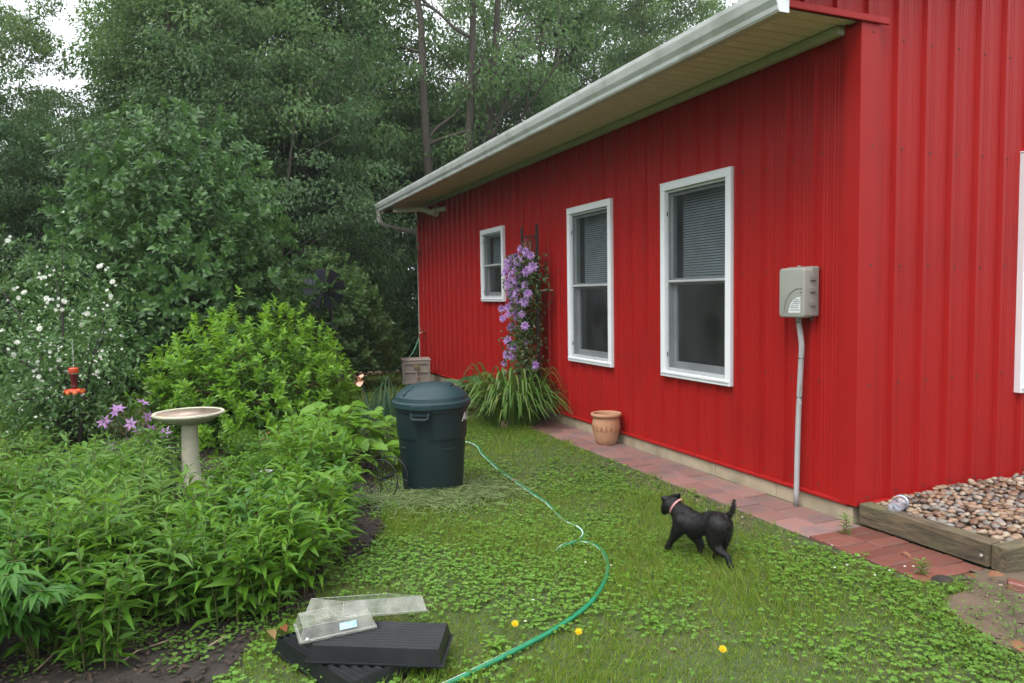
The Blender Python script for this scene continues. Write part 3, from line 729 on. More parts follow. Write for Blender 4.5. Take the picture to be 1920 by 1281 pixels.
for k, b, d, s in TREES:
    zn = ('seen past the white flowering shrub', 'rising behind the lilac bush', 'between the lilac and the house corner', 'at the far end of the eave', 'showing above the gutter')[int(np.digitize(b, (-8, 2.5, 12, 24)))]
    if b < -18: zn = 'added out of view to shade the long wall and darken its windows'
    plant_tree(k, b, d, s, rs_t.uniform(0, 6.28), ('tall green broadleaf tree', 'tall pale green tree', 'dense dark green tree', 'open tree with bare dark stems', 'mid height leafy tree', 'low dark leafy tree')[k] + ' ' + zn, ['tall_tree', 'pale_tree', 'dark_tree', 'open_tree', 'leafy_tree', 'low_tree'][k], ['tall green woodland trees', 'pale woodland trees', 'dark woodland trees', 'open many stemmed trees', 'mid height woodland trees', 'low trees at the foot of the woodland'][k])
# undergrowth on the woodland floor
n = 26000; a = R_(1) * RS.uniform(-24, 32, n); dd = RS.uniform(13.2, 24, n)
P = np.stack([np.sin(a) * dd, np.cos(a) * dd, RS.rand(n) ** 1.6 * 1.3], -1); P = P[~((P[:, 0] > 2.6) & (P[:, 1] < 13.2))]; n = len(P)
L = RS.uniform(.07, .16, n)
tag(link('undergrowth', leaf_mesh('undergrowth', [leaf_arrays('diamond', P, rdir(n) * .8 + np.array([0, 0, -.1]), np.array([0, -.3, 1]) + RS.randn(n, 3) * .5, L, L * .5)], LM['treed'])),
    'dark low undergrowth covering the woodland floor', 'undergrowth', kind='stuff')

# ------------------------------------------------------------------ shrubs made of leafy sprigs
def sprig_mesh(seed, n, L, W, tm, lm, length=.14, whorl=True, name='leaf_sprig', stem=True, flop=.25):
    """a twig along +Y with paired leaves and a tuft at its end"""
    rs = np.random.RandomState(seed); P = []; D = []; N = []; Ls = []
    for i in range(n):
        t = (i // 2 + 1) / (n / 2 + 1); an = (i // 2) * 1.57 + (math.pi if i % 2 else 0) + rs.uniform(-.35, .35)
        rad = np.array([math.cos(an), 0, math.sin(an)]); P.append((0, t * length, 0)); D.append(rad * (1.15 - .55 * t) + np.array([0, .45 + .7 * t, 0]) + rs.randn(3) * .12); N.append(np.array([0, 1., 0]) - rad * .1 + np.array([0, 0, .3])); Ls.append((1 - .45 * max(0, t - .6) / .4) * rs.uniform(.75, 1.15))
    Ls = np.array(Ls)
    return leaf_mesh(name, [leaf_arrays(tm, np.array(P), np.array(D), np.array(N), L * Ls, W * Ls)], lm)
def orient(P, D, roll, s):
    D = Vector(D).normalized(); q = Vector((0, 1, 0)).rotation_difference(D)
    return Matrix.Translation(Vector(P)) @ q.to_matrix().to_4x4() @ Matrix.Rotation(roll, 4, 'Y') @ Matrix.Diagonal((s, s, s, 1))
def shrub(name, label, loc, rx, ry, h, z0, protos, nsprig, lm_in, n_in, leaf_l, nst=9, seed=0, stemmat='redstem', group=None, power=.5, size=(.8, 1.25), shape=None, up=.5, cat='shrub', inner='leaf', face=None, lobes=0.):
    rs = np.random.RandomState(seed); t = thing(name, label, cat, loc, 0, group); loc = np.array(loc, float)
    def surf(n, q0, q1):
        d = unit(rs.randn(n, 3)); d[:, 2] = np.abs(d[:, 2]) * 1.0 - .25 * rs.rand(n)
        d = unit(d); q = rs.uniform(q0, q1, n)
        lob = 1 + lobes * np.sin(np.arctan2(d[:, 1], d[:, 0]) * 4 + seed) * np.sin(d[:, 2] * 5 + seed) + lobes * .6 * np.sin(np.arctan2(d[:, 1], d[:, 0]) * 9 + d[:, 2] * 7)
        p = d * np.array([rx, ry, (h - z0)]) * (q * lob)[:, None]; p[:, 2] = np.maximum(p[:, 2] + z0, .04)
        if shape is not None: p = shape(p)
        return p, d
    m = MB()
    for i in range(nst):
        a = rs.uniform(0, 6.28); b = np.array([math.cos(a), math.sin(a), 0]) * .1 * rs.rand(); e, _ = surf(1, .55, .95); e = e[0]; e[2] = max(e[2], h * .45)
        mid = b * .4 + e * .5 + np.array([0, 0, h * .08]); pts = smooth_path([b - np.array([0, 0, .05]), mid * np.array([.7, .7, 1]), e], 4); r0 = .012 + .012 * rs.rand()
        m.tube(pts, np.linspace(r0, r0 * .35, len(pts)), 5, cap=False)
        for _ in range(3):
            k = rs.randint(3, len(pts) - 1); e2 = pts[k] + unit(rs.randn(3) + np.array([0, 0, .8])) * h * .25; m.tube([pts[k], (pts[k] + e2) / 2 + rs.randn(3) * .02, e2], [r0 * .5, r0 * .35, r0 * .2], 4, cap=False)
    m.build('stem', MT[stemmat], t, True)
    if n_in:
        p, d = surf(n_in, .25, .92); D = unit(d * .6 + rs.randn(n_in, 3) * .6 + np.array([0, 0, -.15])); L = leaf_l * rs.uniform(.7, 1.25, n_in)
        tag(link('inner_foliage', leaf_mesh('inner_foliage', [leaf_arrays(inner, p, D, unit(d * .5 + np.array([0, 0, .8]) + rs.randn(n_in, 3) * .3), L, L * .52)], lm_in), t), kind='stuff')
    p, d = surf(nsprig, .80, 1.06)
    for i in range(nsprig):
        dd = unit(d[i] * .8 + np.array([0, 0, up]) + rs.randn(3) * .25)
        link('leaf_sprig', protos[i % len(protos)], t, mw=orient(p[i] - dd * .05, dd, rs.uniform(0, 6.28), rs.uniform(*size)))
    return t

# bright green shrub behind the bird bath
bs = [sprig_mesh(20 + i, 10, .078, .040, 'leaf', LM['bright'], .11) for i in range(4)]
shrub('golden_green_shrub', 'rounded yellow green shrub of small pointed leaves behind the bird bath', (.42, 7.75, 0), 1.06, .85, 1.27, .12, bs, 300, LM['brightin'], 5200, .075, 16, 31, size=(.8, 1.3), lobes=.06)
_sh = bpy.context.scene.objects['golden_green_shrub']
_rs = np.random.RandomState(77)
# extra sprigs past the first three hundred, as one part
def extra_sprigs(t, n, rx, ry, h, z0, L, W, lm, seed, tm='leaf', per=10, lobes=.06, sd=31, q=(.72, 1.04), up=.5, name='outer_foliage'):
    rs = np.random.RandomState(seed); d = unit(rs.randn(n, 3)); d[:, 2] = np.abs(d[:, 2]) - .25 * rs.rand(n); d = unit(d)
    lob = 1 + lobes * np.sin(np.arctan2(d[:, 1], d[:, 0]) * 4 + sd) * np.sin(d[:, 2] * 5 + sd) + lobes * .6 * np.sin(np.arctan2(d[:, 1], d[:, 0]) * 9 + d[:, 2] * 7)
    p = d * np.array([rx, ry, h - z0]) * (rs.uniform(*q, n) * lob)[:, None]; p[:, 2] = np.maximum(p[:, 2] + z0, .04)
    ax = unit(d * .8 + np.array([0, 0, up]) + rs.randn(n, 3) * .25); u = unit(np.cross(ax, rdir(n, rs))); v = np.cross(ax, u)
    P, D, N = [], [], []
    for i in range(per):
        tt = (i // 2 + 1) / (per / 2 + 1); an = (i // 2) * 1.57 + (math.pi if i % 2 else 0)
        rad = u * math.cos(an) + v * math.sin(an); P.append(p + ax * (tt * 1.4 * L)); D.append(rad * (1.15 - .55 * tt) + ax * (.45 + .7 * tt) + rs.randn(n, 3) * .15); N.append(ax)
    P = np.concatenate(P); L_ = L * rs.uniform(.65, 1.15, len(P))
    tag(link(name, leaf_mesh(name, [leaf_arrays(tm, P, np.concatenate(D), np.concatenate(N), L_, L_ * W / L)], lm), t), kind='stuff')
extra_sprigs(_sh, 420, 1.06, .85, 1.27, .12, .075, .038, LM['bright'], 5)
# dark lilac behind it
ls_ = [sprig_mesh(40 + i, 10, .105, .070, 'leaf', LM['lilac'], .16, flop=.5) for i in range(4)]
lil = shrub('lilac_bush', 'tall dark green bush of heart shaped leaves behind the yellow green shrub', (-.26, 10.0, 0), 1.42, 1.25, 3.45, 1.0, ls_, 300, LM['lilac'], 9000, .10, 18, 8, 'darkbark', size=(.85, 1.4), up=-.15, lobes=.19)
extra_sprigs(lil, 1100, 1.42, 1.25, 3.45, 1.0, .10, .062, LM['lilac'], 6, lobes=.19, sd=8, up=-.2, q=(.7, 1.06))
# filler shrubs low at the woodland edge
ds = [sprig_mesh(50 + i, 8, .09, .05, 'leaf', LM['tree'], .14) for i in range(2)]
for i, (bx_, by_, rx, h, lb) in enumerate([(1.75, 11.2, .9, 1.9, 'dark leafy shrub behind the garden windmill'), (-2.6, 11.0, 1.3, 2.0, 'dark leafy shrub behind the white flowering shrub'), (2.6, 14.2, 1.0, 2.6, 'leafy sapling by the far corner of the house'), (-1.2, 12.6, 1.3, 2.6, 'shrub in deep shade behind the lilac bush')]):
    t = shrub('woodland_shrub', lb, (bx_, by_, 0), rx, rx, h, .4, ds, 120, LM['treed'], 3500, .09, 8, 90 + i, 'darkbark', 'shrubs at the woodland edge', lobes=.12)
    extra_sprigs(t, 500, rx, rx, h, .4, .09, .05, LM['tree'], 60 + i, lobes=.12, sd=90 + i)

# white flowering shrub with bare arching stems
ws = [sprig_mesh(60 + i, 8, .060, .032, 'leaf', LM['whiteb'], .12) for i in range(3)]
WB = np.array([-1.10, 7.6, 0])
t = thing('white_flowering_shrub', 'arching shrub covered with small white blossoms above a red feeder', 'shrub', WB)
m = MB(); rs = np.random.RandomState(4); ends = []
for i in range(17):
    px_, py_ = rs.uniform(-60, 235), rs.uniform(440, 760); e = atd(px_, py_, rs.uniform(6.1, 8.0)) - WB
    b = np.array([rs.uniform(-.12, .12), rs.uniform(-.12, .12), 0]); mid = b * .55 + e * .45 + np.array([0, 0, .28])
    pts = smooth_path([b, b * .8 + e * .16 + np.array([0, 0, .22]), mid, e], 5); m.tube(pts, np.linspace(.016, .004, len(pts)), 5, cap=False); ends += [p for p in pts[6:]]
m.build('stem', MT['darkbark'], t, True)
ends = np.array(ends)
for i in range(300):
    p = ends[rs.randint(len(ends))] + rs.randn(3) * np.array([.16, .20, .13]); d = unit(rs.randn(3) + np.array([0, -.2, .35])); link('leaf_sprig', ws[i % 3], t, mw=orient(p, d, rs.uniform(0, 6.28), rs.uniform(.8, 1.35)))
n = 5200; p = ends[rs.randint(len(ends), size=n)] + rs.randn(n, 3) * np.array([.20, .26, .16]); L = rs.uniform(.04, .075, n)
tag(link('inner_foliage', leaf_mesh('inner_foliage', [leaf_arrays('leaf', p, rdir(n, rs) + np.array([0, 0, -.2]), np.array([0, -.2, 1]) + rs.randn(n, 3) * .4, L, L * .5)], LM['whiteb']), t), kind='stuff')
def flower_mesh(name, npet, L, W, lm, cup=.35, layers=1, tm='petal', seed=0):
    rs = np.random.RandomState(seed); P, D, N, Ls = [], [], [], []
    for l in range(layers):
        for k in range(npet):
            a = 2 * math.pi * (k + .5 * l) / npet + rs.uniform(-.08, .08); c = cup + .5 * l; d = np.array([math.cos(a), math.sin(a), c]); P.append(d * .06 * L); D.append(d); N.append((0, 0, 1.)); Ls.append(1 - .22 * l)
    Ls = np.array(Ls); return leaf_mesh(name, [leaf_arrays(tm, np.array(P), np.array(D), np.array(N), L * Ls, W * Ls)], lm)
def face_mat(P, D, roll, s):
    q = Vector((0, 0, 1)).rotation_difference(Vector(D).normalized()); return Matrix.Translation(Vector([float(v) for v in P])) @ q.to_matrix().to_4x4() @ Matrix.Rotation(roll, 4, 'Z') @ Matrix.Diagonal((s, s, s, 1))
wf = flower_mesh('blossom', 8, .034, .026, LM['whitepet'], .35, 3, seed=3); wf2 = flower_mesh('bud', 5, .014, .010, LM['whitepet'], .8, 1, seed=4)
for cx, cy_ in [(212, 272), (250, 380), (280, 430), (252, 640), (65, 655), (295, 683), (190, 690), (215, 728), (195, 765), (185, 825), (200, 525), (405, 505), (555, 360), (500, 215), (565, 290), (440, 450), (40, 85), (10, 540), (85, 595), (125, 345), (500, 665), (475, 690), (490, 740), (320, 390), (535, 410), (95, 370), (232, 372), (225, 268), (262, 378)]:
    P = atd(cx / 2.6686, 420 + cy_ / 2.6686, rs.uniform(6.1, 6.5)) - WB; d = unit(np.array([.1, -1, .25]) + rs.randn(3) * .4); link('blossom', wf, t, mw=face_mat(P, d, rs.uniform(0, 6), rs.uniform(.5, .95)))
    for _ in range(2): link('blossom', wf, t, mw=face_mat(P + rs.randn(3) * .035, d + rs.randn(3) * .4, 0, rs.uniform(.3, .6)))
for i in range(300):
    P = ends[rs.randint(len(ends))] + rs.randn(3) * .15 + np.array([0, -.12, .05]); link('bud', wf2, t, mw=face_mat(P, rs.randn(3) + np.array([0, -.6, .5]), 0, rs.uniform(.7, 1.7)))

# ------------------------------------------------------------------ leafy perennials
def phlox_spec(rs, nst, h, spread, L, W, gap=.042):
    """stems and leaves of one clump: returns stem polylines and leaf tuples"""
    st, lv = [], []
    for s in range(nst):
        a = rs.uniform(0, 6.28); q = rs.uniform(0, 1) ** .6; b = np.array([math.cos(a), math.sin(a), 0]) * q * .10
        hh = h * rs.uniform(.72, 1.06); e = np.array([math.cos(a) * q * spread, math.sin(a) * q * spread, hh]); mid = (b + e) / 2 - np.array([math.cos(a), math.sin(a), 0]) * q * .03
        pts = smooth_path([b - np.array([0, 0, .02]), mid, e], 4); st.append(pts); nn = int(hh / gap); tot = len(pts) - 1
        for i in range(nn):
            tt = .06 + .94 * (i + 1) / nn; f_ = tt * tot; k = min(int(f_), tot - 1); p = pts[k] + (pts[k + 1] - pts[k]) * (f_ - k); ax = unit(pts[k + 1] - pts[k])
            for side in (0, math.pi):
                an = i * 1.57 + side + rs.uniform(-.4, .4); d = np.array([math.cos(an), math.sin(an), 0]) * (1.0 if tt < .9 else .75) + ax * (.16 + .5 * tt ** 3) + rs.randn(3) * .24
                sz = rs.uniform(.6, 1.2) * (.75 + .4 * math.sin(math.pi * min(1, tt * .95))) * (1 if tt < .93 else .72); lv.append((p, unit(d), unit(np.array([0, 0, 1.]) + rs.randn(3) * .38), L * sz, W * sz * rs.uniform(.8, 1.15)))
    return st, lv
def leaf_join(name, tm, lv, mat):
    return leaf_mesh(name, [leaf_arrays(tm, np.array([l[0] for l in lv]), np.array([l[1] for l in lv]), np.array([l[2] for l in lv]), np.array([l[3] for l in lv]), np.array([l[4] for l in lv]))], mat, True)
def stem_mesh(st, r, mat):
    m = MB()
    for p in st: m.tube(p, np.linspace(r, r * .5, len(p)), 4, cap=False)
    return meshdata('stem', m.V, m.F, mat, True)
def perennial(name, label, loc, spec, tm, lm, sm='stem', single=0, group=None, cat='plant', r=.0035, rz=0.):
    st, lv = spec; t = thing(name, label, cat, loc, rz, group); link('stem', stem_mesh(st, r, MT[sm]), t)
    if single:
        lv2 = sorted(lv, key=lambda l: -(l[0][2] * .6 - l[0][1] * .9 + l[3])); rest = lv2[single:]; lv2 = lv2[:single]; me = leaf_proto(tm, lm)
        for l in lv2: link('leaf', me, t, mw=mat_of(*l))
    else: rest = lv
    if rest: tag(link('foliage', leaf_join('foliage', tm, rest, lm), t), kind='stuff')
    return t
def clone(t, loc, rz, s, label=None):
    c = t.copy(); C.objects.link(c); c.location = [float(v) for v in loc]; c.rotation_euler = (0, 0, rz); c.scale = (s, s, s)
    if label: c['label'] = label
    for ch in t.children:
        d = ch.copy(); C.objects.link(d); d.parent = c
    return c
rs = np.random.RandomState(21)
GP = 'leafy perennials filling the garden bed'
LP = 'leafy green perennial clump with narrow pointed leaves in the garden bed'
protos = []
spots = []
tries = 0
while len(spots) < 74 and tries < 9000:
    tries += 1; x, y = rs.uniform(-2.0, 1.0), rs.uniform(3.0, 6.3)
    if not in_bed(x, y) or not in_bed(x + .06, y - .05): continue
    if np.hypot(x + .03, y - 5.75) < .30: continue                    # bird bath
    if np.hypot(x - .25, y - 4.78) < .20: continue                    # rain gauge
    if abs(x - .055 * y + .0) < .10 and 3.9 < y < 4.8: continue
    if x > .55 and y > 4.65: continue
    if x < -.55 and y < 3.75: continue                                # peonies
    if y < 3.08 and x > -.3: continue
    if np.hypot(x + .12, y - 3.12) < .16: continue
    if x > .55 and y > 3.95: continue
    if abs(x + .02 * y) < .17 and y > 3.95: continue
    if any(np.hypot(x - a, y - b) < .19 for a, b in spots): continue
    spots.append((x, y))
spots += [tuple(G(*q)[:2]) for q in ((430, 1168), (500, 1150), (548, 1122), (588, 1082), (335, 1165), (255, 1168), (160, 1195), (70, 1225), (632, 1020), (605, 1050), (385, 1150), (205, 1180))]
spots.sort(key=lambda s: s[0] * .42 + s[1] * .91)
for i, (x, y) in enumerate(spots):
    dist = x * .39 + y * .92; z = float(gh(x, y)) + .01
    LPz = 'narrow leaved green clump ' + ('at the very front of the bed over bare mulch' if dist < 3.35 else 'beside the dark peonies' if x < -.75 and y < 4.4 else 'near the bed edge behind the clear covers' if dist < 4.0 else 'in the thick of the garden bed' if dist < 4.8 else 'among the grey green stalks before the bird bath' if x > -.8 else 'at the rough grass side of the bed')
    h = np.interp(dist, [2.6, 3.4, 4.2, 5.0, 6.2], [.40, .43, .39, .31, .31])
    h *= 1.18 if x < -.35 else 1.0
    h *= rs.uniform(.82, 1.2)
    if i < 22:
        q_ = rs.uniform(.75, 1.12); perennial('leafy_perennial', LPz, (x, y, z), phlox_spec(rs, rs.randint(8, 13), h, .21, .118 * q_, .034 * q_, .036 * q_), 'lance', (LM['phlox'], LM['phloxb'], LM['phlox'], LM['weed'])[i % 4], single=64, group=GP)
    else:
        if len(protos) < 8:
            protos.append(perennial('leafy_perennial', LPz, (x, y, z), phlox_spec(rs, 12, .48, .23, (.125, .10, .14, .085)[len(protos) % 4], (.036, .026, .038, .034)[len(protos) % 4], .038), ('lance', 'lance', 'lance', 'leaf')[len(protos) % 4], (LM['phloxb'], LM['weed'], LM['phlox'], LM['peony'])[len(protos) % 4], group=GP))
        else: clone(protos[rs.randint(8)], (x, y, z), rs.uniform(0, 6.28), h / .48 * rs.uniform(.88, 1.1), LPz)
# the tall clumps beside the wheel ornament
for (x, y, h, lb) in ((.56, 4.62, .64, 'tallest clump of pointed green leaves beside the rain gauge'), (.70, 4.62, .52, 'tall leafy clump between the rain gauge and the wheel ornament'), (.66, 5.0, .62, 'tall leafy clump in front of the broad leaved plant'), (.50, 4.92, .56, 'tall leafy clump behind the rain gauge')):
    perennial('leafy_perennial', lb, (x, y, float(gh(x, y))), phlox_spec(rs, 15, h, .20, .12, .036), 'lance', LM['phloxb'], single=120)
# peonies in the near corner
def peony_spec(rs, h, spread, nst=11):
    st, lv = [], []
    for s in range(nst):
        a = rs.uniform(0, 6.28); q = rs.rand() ** .5; e = np.array([math.cos(a) * q * spread, math.sin(a) * q * spread, h * rs.uniform(.65, 1.05)]); pts = smooth_path([(0, 0, 0), e * np.array([.4, .4, .55]), e], 4); st.append(pts)
        for t in (.45, .65, .85, 1.0):
            k = min(int(t * 8), 7); p = pts[k] + (pts[k + 1] - pts[k]) * (t * 8 - k); an = rs.uniform(0, 6.28); d0 = np.array([math.cos(an), math.sin(an), .25]); st.append([p, p + d0 * .05, p + d0 * .09])
            for j in range(3):
                a2 = an + (j - 1) * .8; d1 = np.array([math.cos(a2), math.sin(a2), .12]); b = p + d0 * .06 + d1 * .02
                for q2 in (-.42, 0, .42):
                    d2 = np.array([math.cos(a2 + q2), math.sin(a2 + q2), .02 - .1 * rs.rand()]); sz = rs.uniform(.8, 1.1) * (1.1 if q2 == 0 else .85); lv.append((b, unit(d2), unit(np.array([0, 0, 1.]) + rs.randn(3) * .18), .115 * sz, .036 * sz))
    return st, lv
for i, (x, y, h) in enumerate(((-.66, 3.28, .42), (-1.02, 3.55, .50), (-.98, 3.22, .40), (-1.38, 3.85, .5))):
    perennial('peony_plant', 'glossy dark green peony plant with divided leaves at the bed corner', (x, y, float(gh(x, y)) + .01), peony_spec(rs, h, .24), 'lance', LM['peony'], group='peonies at the bed corner', single=150 if i < 2 else 0)
# grey green narrow leaved stalks in front of the bird bath
for i, (px_, py_) in enumerate(((232, 868), (262, 874), (292, 862), (322, 862), (300, 890), (392, 930), (205, 880), (280, 900), (180, 905), (418, 925), (140, 915), (345, 945))):
    p = G(px_, py_ + 40); perennial('silvery_stalk_plant', 'grey green narrow leaved stalks in front of the bird bath', p, phlox_spec(rs, 9, .36 if px_ < 325 else .20, .12, .055, .013, .024), 'lance', LM['silver'], group='grey green stalks by the bird bath')
# broad leaved plant behind the can's left side
def broad_spec(rs, n, R, h, L, W):
    st, lv = [], []
    for i in range(n):
        a = rs.uniform(0, 6.28); q = math.sqrt(rs.rand()); z = h * (1 - .75 * q * q) * rs.uniform(.75, 1.05); p = np.array([math.cos(a) * R * q, math.sin(a) * R * q, z]); st.append(smooth_path([(p[0] * .15, p[1] * .15, 0), (p[0] * .6, p[1] * .6, z * .7), p], 3))
        sz = rs.uniform(.7, 1.15); lv.append((p, unit(np.array([math.cos(a), math.sin(a), -.15]) + rs.randn(3) * .35), unit(np.array([0, -.15, 1]) + rs.randn(3) * .25), L * sz, W * sz))
    return st, lv
perennial('broad_leaved_plant', 'bright green mound of broad oval leaves left of the dark green can', (.95, 5.95, 0), broad_spec(rs, 190, .46, .56, .15, .10), 'round', LM['hyd'], single=190)
perennial('broad_leaved_plant', 'smaller mound of broad leaves against the yellow green shrub', (1.30, 6.45, 0), broad_spec(rs, 80, .34, .40, .12, .08), 'round', LM['hyd'], single=80)
# withered russet foliage between bath and mound
perennial('withered_plant', 'withered brown and russet leaves to the right of the bird bath', (.42, 6.15, 0), phlox_spec(rs, 10, .34, .26, .07, .034, .05), 'leaf', LM['brownleaf'], 'redstem', single=110)
perennial('withered_plant', 'low straggling plant with yellowing leaves at the foot of the bird bath', (.22, 5.75, 0), phlox_spec(rs, 10, .22, .24, .055, .026, .04), 'leaf', LM['weed'], 'redstem')
# background greenery at the left edge of the lawn
for i, (px_, py_, h) in enumerate(((40, 850, .45), (110, 845, .42), (165, 850, .38), (80, 880, .35), (20, 905, .4), (210, 845, .4), (10, 815, .5), (60, 800, .5))):
    p = G(px_, py_); perennial('bushy_weed', 'loose bright weed clump on the rough grass beneath the white flowering shrub', p, phlox_spec(rs, 14, h, .26, .11, .036, .05), 'lance', LM['weed'], group='weeds under the white shrub')
# mauve clematis flowers among the stems
CL = np.array([-.50, 6.75, 0]); t = thing('mauve_clematis', 'low clematis with open mauve flowers left of the bird bath', 'flower', CL)
m = MB(); pts_f = []
cf = [flower_mesh('flower', 6, .062, .034, LM['lilacpet'], .12, 1, seed=s) for s in (1, 2)]
for cx, cy_ in [(580, 940), (545, 1005), (635, 1015), (700, 1020), (755, 1025), (825, 1045), (675, 1095), (730, 1105), (735, 1075), (560, 1115), (575, 1165), (630, 1150), (840, 1110), (715, 895), (740, 965), (520, 990), (600, 1180), (640, 1090), (590, 925), (690, 1035), (810, 1160), (655, 1000)]:
    P = atd(cx / 2.6686, 420 + cy_ / 2.6686, rs.uniform(6.15, 6.45)) - CL; d = unit(np.array([-.2, -1, .35]) + rs.randn(3) * .45); link('flower', cf[rs.randint(2)], t, mw=face_mat(P, d, rs.uniform(0, 6), rs.uniform(.7, 1.1)))
    m.tube(smooth_path([(rs.uniform(-.1, .1), 0, 0), (P[0] * .5, P[1] * .5 + .05, P[2] * .7), P], 4), .0025, 4, cap=False); pts_f.append(P)
m.build('stem', MT['redstem'], t, True); pts_f = np.array(pts_f)
n = 700; P = pts_f[rs.randint(len(pts_f), size=n)] + rs.randn(n, 3) * .12 + np.array([0, .12, -.08]); P[:, 2] = np.maximum(P[:, 2], .03); L = rs.uniform(.04, .07, n)
tag(link('foliage', leaf_mesh('foliage', [leaf_arrays('leaf', P, rdir(n, rs), np.array([0, -.4, 1]) + rs.randn(n, 3) * .4, L, L * .5)], LM['clem']), t), kind='stuff')
# iris fans with one peach bloom
def iris(loc, n, h, label, bloom=False):
    t = thing('iris_plant', label, 'plant', loc, 0, 'iris clump behind the can'); me = leaf_proto('blade', LM['iris'])
    for i in range(n):
        a = rs.uniform(0, 6.28); q = rs.rand() * .16; b = (math.cos(a) * q, math.sin(a) * q, 0); d = unit(np.array([math.cos(a) * .22 * rs.rand(), math.sin(a) * .22 * rs.rand(), 1])); link('leaf', me, t, mw=mat_of(b, d, unit(rs.randn(3)), h * rs.uniform(.6, 1.05), .034))
    if bloom is not False:
        e = np.array(bloom) - np.array(loc); MB().tube([(0, 0, 0), e * .5 + np.array([.01, 0, 0]), e], .006, 6).build('stalk', MT['stem'], t, True)
        pm = flower_mesh('petal_cluster', 3, .085, .075, None, -.5, 1, 'round', 1) if False else None
        for k in range(6):
            an = k * 1.047 + .2; up = k % 2; d = np.array([math.cos(an), math.sin(an), 1.0 if up else -.55]); mm = leaf_mesh('petal', [leaf_arrays('round', np.zeros((1, 3)), d[None], np.array([[0, 0, 1.]]) + rs.randn(1, 3) * .3, .085, .075)], MT['peach'], True); link('petal', mm, t, e)
    return t
iris((1.50, 6.95, 0), 26, .62, 'fan of grey green sword leaves between the shrub and the can')
iris((1.68, 7.15, 0), 24, .58, 'sword leaved iris clump behind the lid of the can')
iris((1.44, 7.1, 0), 14, .5, 'iris with a single peach coloured bloom', atd(676, 714, 7.0))
iris((1.78, 7.7, 0), 20, .55, 'sword leaved iris clump nearest the storage box')

# ================================================================== THINGS
def unitxy(v): v = np.array(v[:2], float); return v / np.linalg.norm(v)
# ------------------------------------------------------------------ dark green can
fr = G(813, 937); vd = unitxy(fr); cc = np.array([fr[0] + vd[0] * .212, fr[1] + vd[1] * .212, float(gh(fr[0], fr[1]))])
can = thing('garbage_can', 'dark green plastic garbage can with domed lid on the lawn', 'garbage can', cc)
front = math.atan2(-vd[1], -vd[0])                      # angle facing the viewer's side of the lawn
m = MB(); nn = 72
hA = front - .28
prof = [(.200, .0), (.209, .012), (.214, .05), (.232, .30), (.2385, .405), (.2395, .412), (.2465, .418), (.2475, .43), (.2555, .598), (.2585, .603), (.2645, .606), (.266, .640), (.258, .645), (.25, .60), (.20, .02), (.0001, .018)]
V = []; F = []
for r_, z in prof:
    for k in range(nn):
        a = 2 * math.pi * k / nn; da = (a - hA + math.pi) % (2 * math.pi) - math.pi; rr = r_
        if .414 < z < .6 and r_ > .24:                       # plain channel under each handle
            for q in (0, math.pi):
                dq = abs((a - hA - q + math.pi) % (2 * math.pi) - math.pi)
                if dq < .27: rr = r_ - .0075
        if .03 < z < .41 and r_ > .205:                      # shallow upright panels
            if (k // 6) % 2 == 0 and .28 < z < .35: rr -= .0
        V.append((rr * math.cos(a), rr * math.sin(a), z))
for i in range(len(prof) - 1):
    for k in range(nn):
        a = i * nn + k; b = i * nn + (k + 1) % nn; F.append((a, b, b + nn, a + nn))
F.append(tuple(range(nn))[::-1])
MB().add(V, F).build('body', MT['can'], can, auto=28)
for q, w_ in ((front + .55, .42), (front - 1.0, .22)):              # raised bars on the body
    m = MB(); Vb = []; n_ = 9
    for k in range(n_):
        a = q - w_ / 2 + w_ * k / (n_ - 1)
        for r_, z in ((.236, .345), (.2415, .347), (.2415, .353), (.236, .357)): Vb.append((r_ * math.cos(a), r_ * math.sin(a), z))
    m.add(Vb, [(k * 4 + j, k * 4 + (j + 1) % 4, (k + 1) * 4 + (j + 1) % 4, (k + 1) * 4 + j) for k in range(n_ - 1) for j in range(4)]).build('rib', MT['can'], can)
def handle(ang):
    m = MB(); ca, sa = math.cos(ang), math.sin(ang); T = np.array([-sa, ca, 0]); O = np.array([ca, sa, 0])
    p = lambda t, o, z: T * t + O * o + np.array([0, 0, z])
    m.tube([p(-.062, .252, .612), p(-.060, .290, .606), p(-.058, .300, .578), p(-.045, .302, .570), p(.045, .302, .570), p(.058, .300, .578), p(.060, .290, .606), p(.062, .252, .612)], [.010, .010, .010, .012, .012, .010, .010, .010], 8)
    Vb = [p(t, o, z) for t in (-.062, .062) for o, z in ((.26, .612), (.303, .604), (.303, .592), (.26, .600))]
    m.add(Vb, [(0, 1, 5, 4), (1, 2, 6, 5), (2, 3, 7, 6), (0, 3, 2, 1), (4, 5, 6, 7), (3, 0, 4, 7)])
    m.build('handle', MT['can'], can, auto=40)
handle(hA); handle(hA + math.pi)
lp = [(.262, .632), (.277, .630), (.281, .636), (.281, .668), (.276, .674), (.264, .678), (.262, .684), (.258, .704), (.250, .712), (.215, .744), (.16, .772), (.09, .789), (.0001, .795)]
lid = MB().lathe(lp, 72).build('lid', MT['lid'], can, auto=32)
m = MB()                                                        # curved grip rib moulded on the dome
pts = []
for k in range(15):
    a = hA - 1.15 + 2.0 * k / 14; rr = .155; z = .7745; pts.append((rr * math.cos(a + math.pi * .75), rr * math.sin(a + math.pi * .75), z))
m.tube(pts, .009, 6).build('grip_rib', MT['lid'], lid, True)
pts = [((.155 + .09 * k / 5) * math.cos(hA - .62), (.155 + .09 * k / 5) * math.sin(hA - .62), np.interp(.155 + .09 * k / 5, [.155, .215, .25], [.774, .747, .715])) for k in range(6)]
MB().tube(pts, .007, 6).build('grip_rib', MT['lid'], lid, True)
